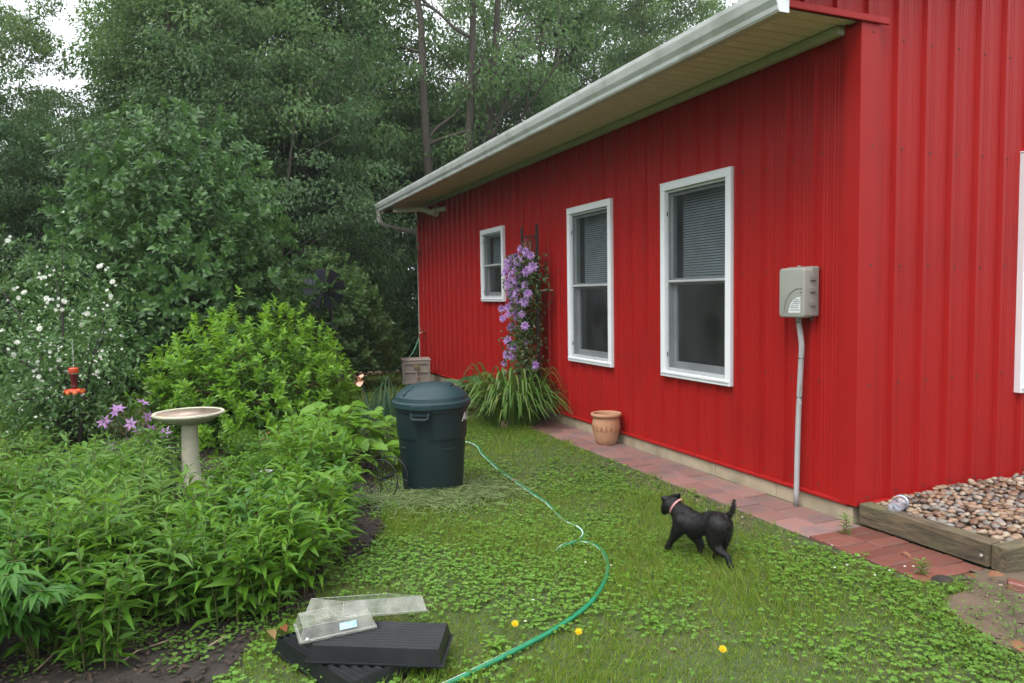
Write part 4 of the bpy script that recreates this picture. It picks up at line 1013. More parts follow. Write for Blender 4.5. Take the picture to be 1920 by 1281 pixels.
for q in (0, math.pi): 
    a0 = hA + q; m = MB(); Vb = []
    for k in range(7):
        a = a0 - .26 + .52 * k / 6
        for r_, z in ((.276, .664), (.293, .660), (.293, .634), (.276, .630)): Vb.append((r_ * math.cos(a), r_ * math.sin(a), z))
    m.add(Vb, [(k * 4 + j, k * 4 + (j + 1) % 4, (k + 1) * 4 + (j + 1) % 4, (k + 1) * 4 + j) for k in range(6) for j in range(4)] + [(0, 1, 2, 3), (27, 26, 25, 24)]).build('lid_lip', MT['lid'], lid)
def text_mesh(txt, size, shear=0):
    cu = bpy.data.curves.new('lettering', 'FONT'); cu.body = txt; cu.size = size; cu.extrude = .0004; cu.offset = size * .022; cu.shear = shear; cu.resolution_u = 3
    ob = bpy.data.objects.new('lettering', cu); C.objects.link(ob); dg = bpy.context.evaluated_depsgraph_get(); me = bpy.data.meshes.new_from_object(ob.evaluated_get(dg)); bpy.data.objects.remove(ob); return me
me = text_mesh('ACE', .085, .25)
a0 = front + .98
for v in me.vertices:
    x, y, z = v.co; zz = .530 + y; rr = np.interp(zz, [.43, .598], [.2475, .2555]) + .0012 + z; a = a0 + x / .25; v.co = (rr * math.cos(a), rr * math.sin(a), zz)
me.materials.clear(); me.materials.append(MT['whiteprint']); link('lettering', me, can)

# ------------------------------------------------------------------ garden hose
faucet = thing('outdoor_faucet', 'brass outdoor faucet on the red wall above the storage box', 'faucet', (XW - .02, 11.75, .80))
MB().tube([(.02, 0, 0), (-.06, 0, 0), (-.09, 0, -.02), (-.10, 0, -.05)], [.014, .014, .013, .012], 8).build('spout', MT['brass'], faucet, True)
MB().tube([(-.05, 0, .0), (-.05, 0, .05)], .006, 6).lathe([(.001, .05), (.028, .05), (.028, .06), (.001, .06)], 10, (-.05, 0, 0)).build('handle', MT['brass'], faucet)
MB().tube([(-.10, 0, -.05), (-.10, 0, -.085)], .016, 8).build('coupling', MT['brass'], faucet)
hz = lambda px_, py_, dz=.016: tuple(G(px_, py_) + np.array([0, 0, dz]))
hp = [(XW - .12, 11.75, .715), (XW - .17, 11.70, .62), (3.05, 11.5, .44), (2.72, 11.1, .28), (2.38, 10.6, .12), (2.15, 10.2, .03), (1.98, 9.4, .015), (1.90, 8.3, .015), (1.96, 7.2, .015)]
hp += [hz(*q) for q in ((882, 834), (905, 856), (935, 884), (965, 906), (1000, 931))] + [hz(1024, 945, .008), hz(1050, 968, -.002), hz(1068, 984, .006)] + [hz(*q, .020) for q in ((1085, 996), (1094, 1008), (1087, 1019), (1071, 1026))] + [hz(1054, 1031, .018), hz(1040, 1036, -.012), hz(1052, 1027, -.014), hz(1078, 1021, .004)]
hp += [hz(*q, .020) for q in ((1097, 1024), (1118, 1031), (1134, 1048), (1140, 1074), (1131, 1104), (1107, 1139), (1074, 1166), (1030, 1195), (980, 1222), (930, 1248), (892, 1267), (858, 1284), (790, 1315), (700, 1360))]
hpts = smooth_path(hp, 7)
hose = thing('garden_hose', 'green garden hose with white stripe lying across the lawn', 'hose', (hp[20]))
MB().tube(hpts, .0105, 10).build('hose', MT['hose'], hose, True, world=True)
Vs = []; Fs = []                                                # the stripe winds slowly round the hose
for i, p in enumerate(hpts):
    p = np.array(p); t = np.array(hpts[min(i + 1, len(hpts) - 1)]) - np.array(hpts[max(i - 1, 0)]); t = unit(t); s = unit(np.cross(t, [0, 0, 1.])); u = np.cross(s, t)
    fr_ = i / len(hpts); an = .75 + .55 * math.sin(fr_ * 15) 
    for k in range(3):
        a = an + (k - 1) * .26; Vs.append(p + .0110 * (math.cos(a) * s + math.sin(a) * u))
    if i: n0 = (i - 1) * 3; Fs += [(n0, n0 + 1, n0 + 4, n0 + 3), (n0 + 1, n0 + 2, n0 + 5, n0 + 4)]
MB().add(Vs, Fs).build('stripe', MT['hosestripe'], hose, True, world=True)
c_ = np.array(hz(965, 906)); MB().tube([c_ - np.array([-.02, .03, 0]) * .6, c_ + np.array([-.02, .03, 0]) * .6], .014, 8).build('coupling', MT['brass'], hose, world=True)

# ------------------------------------------------------------------ terracotta pot
pc = onz(1137, 832, PZ + .006); pot = thing('flower_pot', 'empty terracotta flower pot with pressed zigzag band on the paved path', 'pot', pc)
MB().lathe([(.0001, .004), (.080, .0), (.086, .004), (.102, .05), (.118, .11), (.1225, .165), (.1205, .205), (.114, .232), (.113, .240), (.124, .244), (.134, .252), (.136, .264), (.131, .274), (.120, .276), (.112, .270), (.108, .24), (.112, .19), (.10, .17), (.0001, .168)], 48).build('body', MT['terracotta'], pot, auto=45)
MB().lathe([(.1105, .226), (.09, .229), (.04, .226), (.0001, .228)], 24).build('soil', MT['soilpot'], pot, True)
m = MB(); pa = math.atan2(-pc[1], -pc[0])
def onpot(a, z): r_ = np.interp(z, [.11, .165, .205], [.118, .1225, .1205]) + .0015; return (r_ * math.cos(a), r_ * math.sin(a), z)
for k in range(18):
    a = pa + k * 2 * math.pi / 18; w_ = .16
    m.tube([onpot(a - w_ * .45, .135), onpot(a, .172), onpot(a + w_ * .45, .135)], .0028, 4)
    if k % 2: m.tube([onpot(a - w_ * .22, .135), onpot(a, .153), onpot(a + w_ * .22, .135)], .0025, 4)
m.tube([onpot(pa + k * math.pi / 18, .127) for k in range(37)], .0022, 4)
m.build('pressed_band', MT['terracotta_dark'], pot)

# ------------------------------------------------------------------ grey box with conduit
bxo = thing('utility_box', 'grey plastic utility box with white label on the red wall', 'utility box', (XW - .06, 3.415, 1.235))
def rbox(x0, x1, y0, y1, z0, z1, b, seg=4):
    bm = bmesh.new(); bmesh.ops.create_cube(bm, size=1)
    for v in bm.verts: v.co = Vector(((x0 + x1) / 2 + v.co.x * (x1 - x0), (y0 + y1) / 2 + v.co.y * (y1 - y0), (z0 + z1) / 2 + v.co.z * (z1 - z0)))
    bmesh.ops.bevel(bm, geom=[e for e in bm.edges if abs(e.verts[0].co.x - e.verts[1].co.x) > .5 * abs(x1 - x0)], offset=b, segments=seg, affect='EDGES', profile=.5)
    bmesh.ops.bevel(bm, geom=[e for e in bm.edges if all(abs(v.co.x - x0) < 1e-5 for v in e.verts)], offset=b * .45, segments=3, affect='EDGES', profile=.5)
    bm.verts.index_update(); m = MB().add([v.co[:] for v in bm.verts], [[v.index for v in f.verts] for f in bm.faces]); bm.free(); return m
rbox(-.072, -.010, -.105, .100, 0, .297, .022).build('cover', MT['boxgrey'], bxo, auto=35)
rbox(-.0098, .038, -.108, .103, .006, .305, .012).build('back_box', MT['boxdark'], bxo, auto=35)
for z in (.07, .15, .22): MB().bbox(-.03, .01, -.117, -.1085, z, z + .03, .003).build('hinge', MT['boxdark'], bxo)
MB().lathe([(.010, .29), (.012, .312), (.0001, .314)], 10, (.012, .02, 0)).build('vent_cap', MT['boxgrey'], bxo)
MB().lathe([(.008, -.02), (.010, .01)], 10, (.006, -.085, 0)).build('cable_gland', MT['iron'], bxo)
qa = [(-.0728, -.062, .04)] + [(-.0728, -.062 + .0 + .075 * math.sin(k * math.pi / 16), .035 + .095 * math.cos(k * math.pi / 16)) for k in range(9)]
qa = [(-.0728, -.078, .03), (-.0728, .018, .03)] + [(-.0728, .018 - .096 * (1 - math.cos(k * math.pi / 16)), .03 + .095 * math.sin(k * math.pi / 16)) for k in range(1, 9)]
lab = MB().add(qa, [tuple(range(len(qa)))[::-1]]).build('label', MT['whitelabel'], bxo)
m = MB()
for i, (y0, y1, z) in enumerate(((-.07, -.03, .105), (-.072, -.02, .095), (-.072, -.012, .085), (-.06, -.036, .072), (-.03, 0, .072), (-.06, -.02, .06), (-.07, .005, .045), (-.02, .008, .06))): m.box(-.0733, -.0729, y0, y1, z, z + .0045)
m.build('print', MT['print'], lab)
pts = [(-.0735, .055 - .125 * (1 - math.cos(k * math.pi / 20)), .025 + .150 * math.sin(k * math.pi / 20)) for k in range(11)]
MB().tube(pts, .002, 5).build('moulded_line', MT['boxdark'], bxo)
for z in (.172, .150): MB().tube([(-.072, -.083, z), (-.0745, -.083, z)], .004, 8).build('indicator', MT['iron'], bxo)
cx0, cy0 = XW - .052, 3.425
cpath = [(cx0, cy0 + .006, 1.245), (cx0, cy0 + .006, 1.205), (cx0, cy0 - .002, 1.16), (cx0, cy0 - .016, 1.09), (cx0, cy0 - .018, 1.02), (cx0, cy0 - .006, .80), (cx0 - .004, cy0 + .002, .5), (cx0 - .008, cy0 + .006, PZ)]
cpath = smooth_path(cpath, 5)
cond = thing('conduit', 'grey conduit pipe running from the utility box down to the path', 'pipe', (cx0, cy0, PZ))
MB().tube(cpath, .0165, 12).build('pipe', MT['conduit'], cond, True, world=True)
for z in (1.205, 1.0, .77):
    k = min(range(len(cpath)), key=lambda i: abs(cpath[i][2] - z)); p = np.array(cpath[k]); MB().tube([p - np.array([0, 0, .003]), p + np.array([0, 0, .003])], .0185, 12).build('cable_tie', MT['iron'], cond, world=True)
MB().tube(smooth_path([(cx0 - .012, cy0 - .022, 1.235), (cx0 - .018, cy0 - .020, 1.15), (cx0 - .018, cy0 - .036, 1.0), (cx0 - .016, cy0 - .034, .85), (cx0 - .018, cy0 - .016, .77), (cx0 - .03, cy0 - .035, .73), (cx0 - .04, cy0 - .06, .715)], 5), .0028, 6).build('cable', MT['conduit'], cond, True, world=True)

# ------------------------------------------------------------------ timber edging and pebble bed
def timber(label, x0, x1, y0, y1, z0, z1, seed, axis):
    t = thing('timber_beam', label, 'timber', ((x0 + x1) / 2, (y0 + y1) / 2, z0)); hx, hy = (x1 - x0) / 2, (y1 - y0) / 2
    m = MB().bbox(-hx, hx, -hy, hy, 0, z1 - z0, .006, 2); o = m.build('beam', MT['timber'], t); o.data.update(); return t
mt2 = MT['timber'].copy(); mt2.name = 'timber_crosswise'; mt2.node_tree.nodes['Mapping'].inputs['Scale'].default_value = (.9, 5, 7)
t1 = timber('weathered timber edging the pebbles along the brick paving', XW - .012, XW + .075, 2.262, 3.005, .074, .192, 1, 'y')
t2 = timber('weathered timber edging the pebbles next to bare dirt', XW + .004, 6.0, 2.182, 2.260, .066, .186, 2, 'x')
for ch in t2.children: ch.data.materials[0] = mt2
m = MB().tube([(-.05, -.392, .052), (-.05, -.398, .052)], .0, 4) if False else None
for dx, dz in ((-.018, .052),): MB().tube([(XW + dx, 2.29, .074 + dz), (XW + dx - .010, 2.285, .074 + dz + .004)], .007, 8).build('nail', MT['boxgrey'], t1, world=True)
gb = MB().box(XW + .076, 6.0, 2.261, YG - .035, .02, .150).build('pebble_bed', groundmat('pebble_base', (.12, .085, .06), (.2, .15, .11), (.08, .06, .05), 25, 6)); tag(gb, kind='structure')
def pebble_mesh(seed):
    rs = np.random.RandomState(seed); bm = bmesh.new(); bmesh.ops.create_icosphere(bm, subdivisions=2, radius=1); k1, k2 = unit(rs.randn(3)), unit(rs.randn(3))
    for v in bm.verts:
        c = np.array(v.co); f = 1 + .13 * math.sin(2.1 * (c @ k1) * 2 + seed) + .09 * math.sin(3.3 * (c @ k2) + 1) ; v.co = Vector(c * f * np.array([1.15, .85, .62]))
    for f in bm.faces: f.smooth = True
    me = bpy.data.meshes.new('pebble'); bm.to_mesh(me); bm.free(); me.materials.append(PEB); return me
PEB = bpy.data.materials.new('pebble'); t_ = nodes(PEB); N_ = t_.nodes; o_ = N_.new('ShaderNodeOutputMaterial'); b_ = N_.new('ShaderNodeBsdfPrincipled'); oi_ = N_.new('ShaderNodeObjectInfo'); cr_ = N_.new('ShaderNodeValToRGB')
pc_ = [(.27, .17, .105), (.34, .25, .17), (.19, .105, .065), (.38, .31, .235), (.12, .105, .10), (.30, .19, .12), (.22, .20, .165), (.15, .085, .06), (.34, .22, .145), (.25, .22, .20)]
while len(cr_.color_ramp.elements) < len(pc_): cr_.color_ramp.elements.new(.5)
for i, c in enumerate(pc_): cr_.color_ramp.elements[i].position = i / len(pc_); cr_.color_ramp.elements[i].color = (*c, 1)
cr_.color_ramp.interpolation = 'CONSTANT'
at_ = N_.new('ShaderNodeAttribute'); at_.attribute_name = 'tint'; ad_ = N_.new('ShaderNodeMath'); ad_.operation = 'ADD'; fr_ = N_.new('ShaderNodeMath'); fr_.operation = 'FRACT'
t_.links.new(at_.outputs['Fac'], ad_.inputs[0]); t_.links.new(oi_.outputs['Random'], ad_.inputs[1]); t_.links.new(ad_.outputs[0], fr_.inputs[0]); t_.links.new(fr_.outputs[0], cr_.inputs[0])
tc_ = N_.new('ShaderNodeTexCoord'); nz_ = N_.new('ShaderNodeTexNoise'); nz_.inputs['Scale'].default_value = 2.2; nz_.inputs['Detail'].default_value = 5; t_.links.new(tc_.outputs['Object'], nz_.inputs[0])
hv_ = N_.new('ShaderNodeHueSaturation'); mr_ = N_.new('ShaderNodeMapRange'); mr_.inputs[3].default_value = .5; mr_.inputs[4].default_value = 1.15; t_.links.new(nz_.outputs[0], mr_.inputs[0]); t_.links.new(mr_.outputs[0], hv_.inputs['Value']); t_.links.new(cr_.outputs[0], hv_.inputs['Color']); t_.links.new(hv_.outputs[0], b_.inputs['Base Color'])
b_.inputs['Roughness'].default_value = .5; t_.links.new(b_.outputs[0], o_.inputs[0])
pm_ = [pebble_mesh(i) for i in range(7)]
rs = np.random.RandomState(9); pl = []
tries = 0
while tries < 14000:
    tries += 1; x = rs.uniform(XW + .085, 4.9); y = rs.uniform(2.275, YG - .04); s = rs.uniform(.013, .026)
    if x > 3.6 + (YG - y) * .0 + 1.2: pass
    if all((x - a) ** 2 + (y - b) ** 2 > (.80 * (s + c)) ** 2 for a, b, c in pl): pl.append((x, y, s))
pl.sort(key=lambda q: q[0] ** 2 + q[1] ** 2)
rest = []
for i, (x, y, s) in enumerate(pl):
    z = .150 + s * .45 + rs.uniform(0, .022) + .03 * sstep(XW + .1, XW + .4, x); M = Matrix.Translation((x, y, z)) @ Matrix.Rotation(rs.uniform(0, 6.28), 4, 'Z') @ Matrix.Rotation(rs.uniform(-.5, .5), 4, 'X') @ Matrix.Diagonal((s, s, s, 1))
    if i < 300: link('pebble', pm_[i % 7], gb, mw=M)
    else: rest.append((i % 7, M))
def join_inst(name, src, lst, parent):
    Vs, Fs, ti, off = [], [], [], 0
    for k, M in lst:
        me = src[k]; co = np.empty(len(me.vertices) * 3); me.vertices.foreach_get('co', co); co = co.reshape(-1, 3); A = np.array(M); Vs.append(co @ A[:3, :3].T + A[:3, 3]); Fs += [tuple(v + off for v in p.vertices) for p in me.polygons]; off += len(co); ti += [random.random()] * len(co)
    me = meshdata(name, np.concatenate(Vs), Fs, src[0].materials[0], True); at = me.attributes.new('tint', 'FLOAT', 'POINT'); at.data.foreach_set('value', np.array(ti, np.float32)); return tag(link(name, me, parent), kind='stuff')
# lower layer and the far side of the bed
for _ in range(500):
    x = rs.uniform(XW + .085, 5.2); y = rs.uniform(2.275, YG - .04); s = rs.uniform(.016, .03); rest.append((rs.randint(7), Matrix.Translation((x, y, .148 + .025 * float(sstep(XW + .1, XW + .4, x)))) @ Matrix.Rotation(rs.uniform(0, 6.28), 4, 'Z') @ Matrix.Diagonal((s, s, s, 1))))
join_inst('pebble_layer', pm_, rest, gb)
# crushed water bottle
bp = onz(1685, 945, .215); bo = thing('plastic_bottle', 'crushed clear plastic bottle lying on the pebbles by the wall', 'bottle', bp, R_(28)); bo.scale = (1.2,) * 3
m = MB(); V = []; rs = np.random.RandomState(2); secs = [(-.085, .010), (-.084, .028), (-.06, .031), (-.04, .026), (-.02, .032), (0, .025), (.02, .031), (.045, .030), (.06, .024), (.072, .013), (.085, .012), (.086, .0001)]
for x, q in secs:
    for k in range(14):
        a = 2 * math.pi * k / 14; cr = 1 + rs.uniform(-.16, .10); V.append((x + rs.uniform(-.003, .003), q * cr * math.cos(a), q * cr * .82 * math.sin(a)))
m.add(V, [(i * 14 + k, i * 14 + (k + 1) % 14, (i + 1) * 14 + (k + 1) % 14, (i + 1) * 14 + k) for i in range(len(secs) - 1) for k in range(14)]).build('body', MT['bottle'], bo)
MB().tube([(.022, 0, 0), (.047, 0, 0)], .0325, 14, cap=False).build('label', MT['bluelabel'], bo)

# ------------------------------------------------------------------ seed trays and clear covers
def tray_geo(L, W, H, taper, groove=None, n=13):
    """upturned tray: tapered sides, lip, ridged top"""
    m = MB(); l, w_ = L / 2, W / 2; lt, wt = l - taper, w_ - taper; t = .003
    m.add([(-l, -w_, 0), (l, -w_, 0), (l, w_, 0), (-l, w_, 0), (-lt, -wt, H), (lt, -wt, H), (lt, wt, H), (-lt, wt, H)], [(0, 1, 5, 4), (1, 2, 6, 5), (2, 3, 7, 6), (3, 0, 4, 7)])
    m.add([(-l - .008, -w_ - .008, 0), (l + .008, -w_ - .008, 0), (l + .008, w_ + .008, 0), (-l - .008, w_ + .008, 0), (-l, -w_, 0.0005), (l, -w_, .0005), (l, w_, .0005), (-l, w_, .0005), (-l - .008, -w_ - .008, -.006), (l + .008, -w_ - .008, -.006), (l + .008, w_ + .008, -.006), (-l - .008, w_ + .008, -.006)],
          [(0, 1, 5, 4), (1, 2, 6, 5), (2, 3, 7, 6), (3, 0, 4, 7), (8, 9, 1, 0), (9, 10, 2, 1), (10, 11, 3, 2), (11, 8, 0, 3)])
    if groove:
        ys = []; st_ = 2 * wt / n
        for i in range(n): y0 = -wt + i * st_; ys += [(y0, 0), (y0 + st_ * .30, -groove), (y0 + st_ * .55, -groove), (y0 + st_ * .85, 0)]
        ys.append((wt, 0)); k = len(ys); m.add([(x, a, H + b) for x in (-lt, lt) for a, b in ys], [(i, i + k, i + k + 1, i + 1) for i in range(k - 1)])
    else: m.add([(-lt, -wt, H), (lt, -wt, H), (lt, wt, H), (-lt, wt, H)], [(0, 1, 2, 3)])
    return m
def rotz(ax): return math.atan2(ax[1], ax[0])
Lp, Fp = onz(524, 1198, .06), onz(653, 1279, .06); ax = unit(Fp - Lp); pe = np.array([-ax[1], ax[0], 0]); c1 = (Lp + Fp) / 2 + pe * .125
tr1 = thing('seed_tray', 'lower black ribbed tray upside down on the grass', 'tray', (c1[0], c1[1], .008), rotz(ax)); tray_geo(.53, .27, .052, .012, .011, 9).build('tray', MT['black'], tr1)
FL, FR = onz(577, 1209, .122), onz(828, 1214, .122); ax = unit(FR - FL); pe = np.array([-ax[1], ax[0], 0]); c2 = (FL + FR) / 2 + pe * .098
tr2 = thing('seed_tray', 'upper black ribbed tray lying askew across the other tray', 'tray', (c2[0], c2[1], .068), rotz(ax)); tray_geo(.50, .225, .054, .012, .011, 10).build('tray', MT['black'], tr2)
tr2.rotation_euler = (R_(2.0), R_(.8), rotz(ax))
c3 = onz(628, 1176, .128); cv1 = thing('clear_cover', 'small clear plastic cover with blue sticker on the upper tray', 'cover', (c3[0], c3[1], .136), R_(1)); tray_geo(.275, .155, .046, .012).build('cover', MT['clear'], cv1); cv1.rotation_euler = (R_(1), R_(-1), R_(1))
MB().add([(.005, -.0765, .014), (.070, -.0765, .014), (.070, -.0695, .038), (.005, -.0695, .038)], [(0, 1, 2, 3)]).xf(Matrix.Translation((0, -.0035, 0))).build('sticker', MT['bluelabel'], cv1)
m = MB()
for k in range(2): m.box(-.075 + .07 * k, -.02 + .07 * k, -.035, .03, .0461, .0485)
m.build('raised_pads', MT['clear'], cv1)
MB().ball((-.116, -.081, .006), .006).build('knob', MT['white'], cv1, True)
Fc = Vector(onz(641, 1158, .185)); RT = Matrix.Rotation(R_(-19), 3, Vector((.92, -.39, 0))) @ Matrix.Rotation(R_(21), 3, 'Z')
cv2 = thing('clear_cover', 'long clear plastic cover propped on the smaller cover', 'cover', Fc - RT @ Vector((-.20, -.14, 0))); tray_geo(.40, .28, .056, .014).build('cover', MT['clear'], cv2); cv2.rotation_euler = RT.to_euler()

M_edge = pmat('clear_plastic_edge', (.40, .41, .36), (.30, .31, .26), 20, .3)
def cover_edges(t, L, W, H, tp):
    l, w_ = L / 2, W / 2; lt, wt = l - tp, w_ - tp; b = [(-l, -w_, .001), (l, -w_, .001), (l, w_, .001), (-l, w_, .001)]; q = [(-lt, -wt, H), (lt, -wt, H), (lt, wt, H), (-lt, wt, H)]; m = MB()
    m.tube(b + b[:1], .0016, 5).tube(q + q[:1], .0009, 5)
    for i in range(4): m.tube([b[i], q[i]], .0009, 5)
    m.build('edge', M_edge, t)
cover_edges(cv1, .275, .155, .046, .012); cover_edges(cv2, .40, .28, .056, .014)

# ------------------------------------------------------------------ bird bath
p = G(360, 912); bb = thing('bird_bath', 'pale cast stone bird bath standing among the perennials', 'bird bath', p)
MB().lathe([(.11, 0), (.112, .02), (.085, .05), (.068, .12), (.062, .25), (.058, .40), (.056, .475), (.062, .48)], 14).build('pedestal', MT['stone'], bb, auto=30)
bw = MB().lathe([(.062, .478), (.12, .485), (.19, .512), (.235, .536), (.250, .546), (.254, .556), (.250, .566), (.238, .568), (.228, .562)], 48, cap=False).build('bowl', MT['stone'], bb, auto=40)
MB().lathe([(.2285, .562), (.20, .545), (.13, .528), (.0001, .524)], 40).build('basin', MT['bathin'], bw, True)
m = MB(); rs = np.random.RandomState(3)
for k in range(60):
    a, q = rs.uniform(0, 6.28), .19 * math.sqrt(rs.rand()); m.ball((q * math.cos(a), q * math.sin(a), np.interp(q, [0, .13, .2], [.527, .531, .547])), (.012 * rs.uniform(.4, 1), .010 * rs.uniform(.4, 1), .005), 6, 3)
tag(m.build('debris', MT['bathin'], bw, True), kind='stuff')
rs = np.random.RandomState(8)
wst = [meshdata('stone', [(v[0] * .03, v[1] * .03, v[2] * .026) for v in [p_.co[:] for p_ in pm_[k].vertices]], [tuple(q.vertices) for q in pm_[k].polygons], MT['stone'], True) for k in range(2)]
for k in range(11):
    a = rs.uniform(0, 6.28); o = link('white_stone', wst[k % 2], None, (p[0] + math.cos(a) * .17, p[1] + math.sin(a) * .17, p[2] + .025)); o.rotation_euler = (rs.rand(), rs.rand(), rs.rand() * 6); tag(o, 'small pale stone set around the bird bath foot', 'stone', 'pale stones around the bird bath')

# ------------------------------------------------------------------ hummingbird feeder
p = atd(140, 738, 6.0); fd = thing('bird_feeder', 'red hummingbird feeder hanging from the white flowering shrub', 'feeder', p)
MB().lathe([(.0001, 0), (.05, .002), (.068, .012), (.07, .024), (.06, .034), (.03, .04), (.0001, .042)], 20).build('base', MT['redplastic'], fd, auto=40)
MB().lathe([(.026, .041), (.024, .06), (.022, .09), (.030, .13), (.036, .16), (.034, .175)], 18).build('jar', MT['redglass'], fd, True)
MB().lathe([(.036, .172), (.038, .178), (.038, .205), (.032, .212), (.0001, .214)], 18).build('cap', MT['redplastic'], fd, auto=40)
MB().tube([(0, 0, .213), (.004, 0, .30), (0, 0, .42), (.01, .0, .44)], .0022, 5).build('hanger', MT['grey_frame'], fd)
fm = flower_mesh('port', 6, .026, .02, LM['yellowpet'], .25, 1, seed=9)
va = math.atan2(-p[1], -p[0])
for k in range(5):
    a = va + (k - 2) * .75; P = np.array([.068 * math.cos(a), .068 * math.sin(a), .018]); o = MB().lathe([(.0001, 0), (.02, .001), (.021, .006), (.0001, .008)], 12).xf(face_mat(P, (math.cos(a), math.sin(a), .2), 0, 1)).build('flower_port', MT['redplastic'], fd); MB().lathe([(.0001, .0085), (.008, .0086), (.008, .010), (.0001, .0105)], 10).xf(face_mat(P, (math.cos(a), math.sin(a), .2), 0, 1)).build('port_center', MT['yellow'], o)

# ------------------------------------------------------------------ rain gauge
p = atd(500, 884, 4.50); rg = thing('rain_gauge', 'clear tube rain gauge on a black hooked stake among the perennials', 'rain gauge', (p[0], p[1], .0))
zt = p[2]
MB().lathe([(.024, zt - .21), (.029, zt - .20), (.031, zt)], 20, cap=False).build('tube', MT['gauge'], rg, True)
MB().lathe([(.030, zt - .004), (.035, zt - .003), (.036, zt + .006), (.030, zt + .007), (.030, zt - .004)], 24).build('rim', MT['gaugerim'], rg, auto=40)
MB().tube(smooth_path([(.055, .02, -.05), (.055, .02, zt - .05), (.062, .025, zt + .02), (.085, .03, zt + .035), (.105, .035, zt + .01), (.105, .035, zt - .04)], 4), .004, 6).tube([(.055, .02, zt - .02), (.034, .01, zt)], .004, 5).build('stake', MT['iron'], rg, True)

# ------------------------------------------------------------------ black wheel ornament
p = G(727, 932); wo = thing('wheel_ornament', 'small black iron spoked wheel ornament beside the can', 'garden ornament', (p[0], p[1], p[2]), R_(38))
for dx in (-.055, .055):
    m = MB(); m.tube([(dx, .135 * math.cos(k * math.pi / 14), .14 + .135 * math.sin(k * math.pi / 14)) for k in range(29)], .0045, 6, cap=False).build('rim', MT['iron'], wo, True)
    for k in range(8):
        a = k * math.pi / 4 + .2; MB().tube([(dx, .012 * math.cos(a), .14 + .012 * math.sin(a)), (dx, .133 * math.cos(a), .14 + .133 * math.sin(a))], .003, 5).build('spoke', MT['iron'], wo)
MB().tube([(-.075, 0, .14), (.075, 0, .14)], .010, 8).build('axle', MT['iron'], wo)
MB().tube([(0, 0, .14), (0, .02, .30), (0, .05, .33)], .004, 5).build('shaft', MT['iron'], wo)

# ------------------------------------------------------------------ garden windmill
p = atd(608, 542, 9.9); wm = thing('garden_windmill', 'black garden windmill standing behind the yellow green shrub', 'windmill', (p[0], p[1], 0)); hz_ = p[2]
for sx in (-1, 1):
    for sy in (-1, 1): MB().tube([(sx * .22, sy * .22, 0), (sx * .04, sy * .04, hz_ - .02)], .012, 6).build('leg', MT['wmill'], wm)
for z in (.35, .7, 1.05):
    q = .22 - .18 * z / hz_; MB().tube([(-q, -q, z), (q, -q, z), (q, q, z), (-q, q, z), (-q, -q, z)], .008, 5, cap=False).build('brace', MT['wmill'], wm)
fa = np.array([-unitxy(p)[0], -unitxy(p)[1], 0]); sa_ = np.array([-fa[1], fa[0], 0]); hub = np.array([0, 0, hz_]) + fa * .10
MB().tube([np.array([0, 0, hz_]), hub + fa * .03], .025, 10).build('hub', MT['wmill'], wm)
for k in range(8):
    a = k * math.pi / 4 + .2; d = sa_ * math.cos(a) + np.array([0, 0, 1]) * math.sin(a); e = np.cross(fa, d); e1 = e * .85 + fa * .4; V = [hub + d * .05 - e1 * .025, hub + d * .05 + e1 * .025, hub + d * .27 + e1 * .085, hub + d * .27 - e1 * .085]
    V += [v - fa * .004 for v in V]; MB().add(V, [(0, 1, 2, 3), (7, 6, 5, 4), (0, 4, 5, 1), (1, 5, 6, 2), (2, 6, 7, 3), (3, 7, 4, 0)]).build('blade', MT['wmill'], wm)
V = [np.array([0, 0, hz_]) - fa * .05 + np.array([0, 0, dz]) for dz in (-.01, .01)] + [np.array([0, 0, hz_]) - fa * .36 + np.array([0, 0, dz]) for dz in (.10, -.10)]; V += [v + sa_ * .005 for v in V]
MB().add(V, [(0, 1, 2, 3), (7, 6, 5, 4), (0, 4, 5, 1), (1, 5, 6, 2), (2, 6, 7, 3), (3, 7, 4, 0)]).build('tail_vane', MT['wmill'], wm)

# ------------------------------------------------------------------ storage box by the wall
sb = thing('storage_box', 'weathered brown storage box on the ground at the far wall', 'box', (2.98, 10.95, .05), R_(-12))
m = MB().bbox(-.20, .20, -.20, .20, .03, .36, .008); m.build('body', MT['cratewood'], sb)
for x0, x1, z0, z1 in ((-.205, -.175, .02, .37), (.175, .205, .02, .37), (-.174, .174, .02, .06), (-.174, .174, .32, .37), (-.174, .174, .19, .215), (-.015, .015, .0605, .1895)): MB().bbox(x0, x1, -.216, -.199, z0, z1, .003).build('front_board', MT['cratewood'], sb)
for y0, y1, z0, z1 in ((-.198, -.16, .02, .37), (.16, .2, .02, .37), (-.159, .159, .32, .37), (-.159, .159, .03, .07)): MB().bbox(-.216, -.2, y0, y1, z0, z1, .003).build('side_board', MT['cratewood'], sb)
MB().bbox(-.222, .222, -.222, .222, .371, .395, .008).build('lid', MT['cratewood'], sb)
MB().bbox(-.045, .045, -.226, -.2165, .25, .31, .004).tube([(0, -.228, .29), (.015, -.24, .23), (.02, -.235, .15), (.0, -.24, .13), (.035, -.238, .13)], .008, 6).build('latch', MT['brass'], sb)
MB().bbox(-.228, -.217, -.06, .06, .22, .26, .004).build('side_handle', MT['cratedark'], sb)
for sx in (-.17, .17):
    for sy in (-.17, .17): MB().bbox(sx - .02, sx + .02, sy - .02, sy + .02, -.03, .03, .004).build('foot', MT['cratedark'], sb)
o = MB().tube([(-.7, 0, .05), (-.2, .02, .06), (.4, 0, .05), (1.0, .03, .055)], [.05, .055, .052, .045], 10).build('fallen_log', MT['log'], None, True); o.location = (2.3, 12.75, 0); tag(o, 'thin brown log lying on the grass before the woodland', 'log')

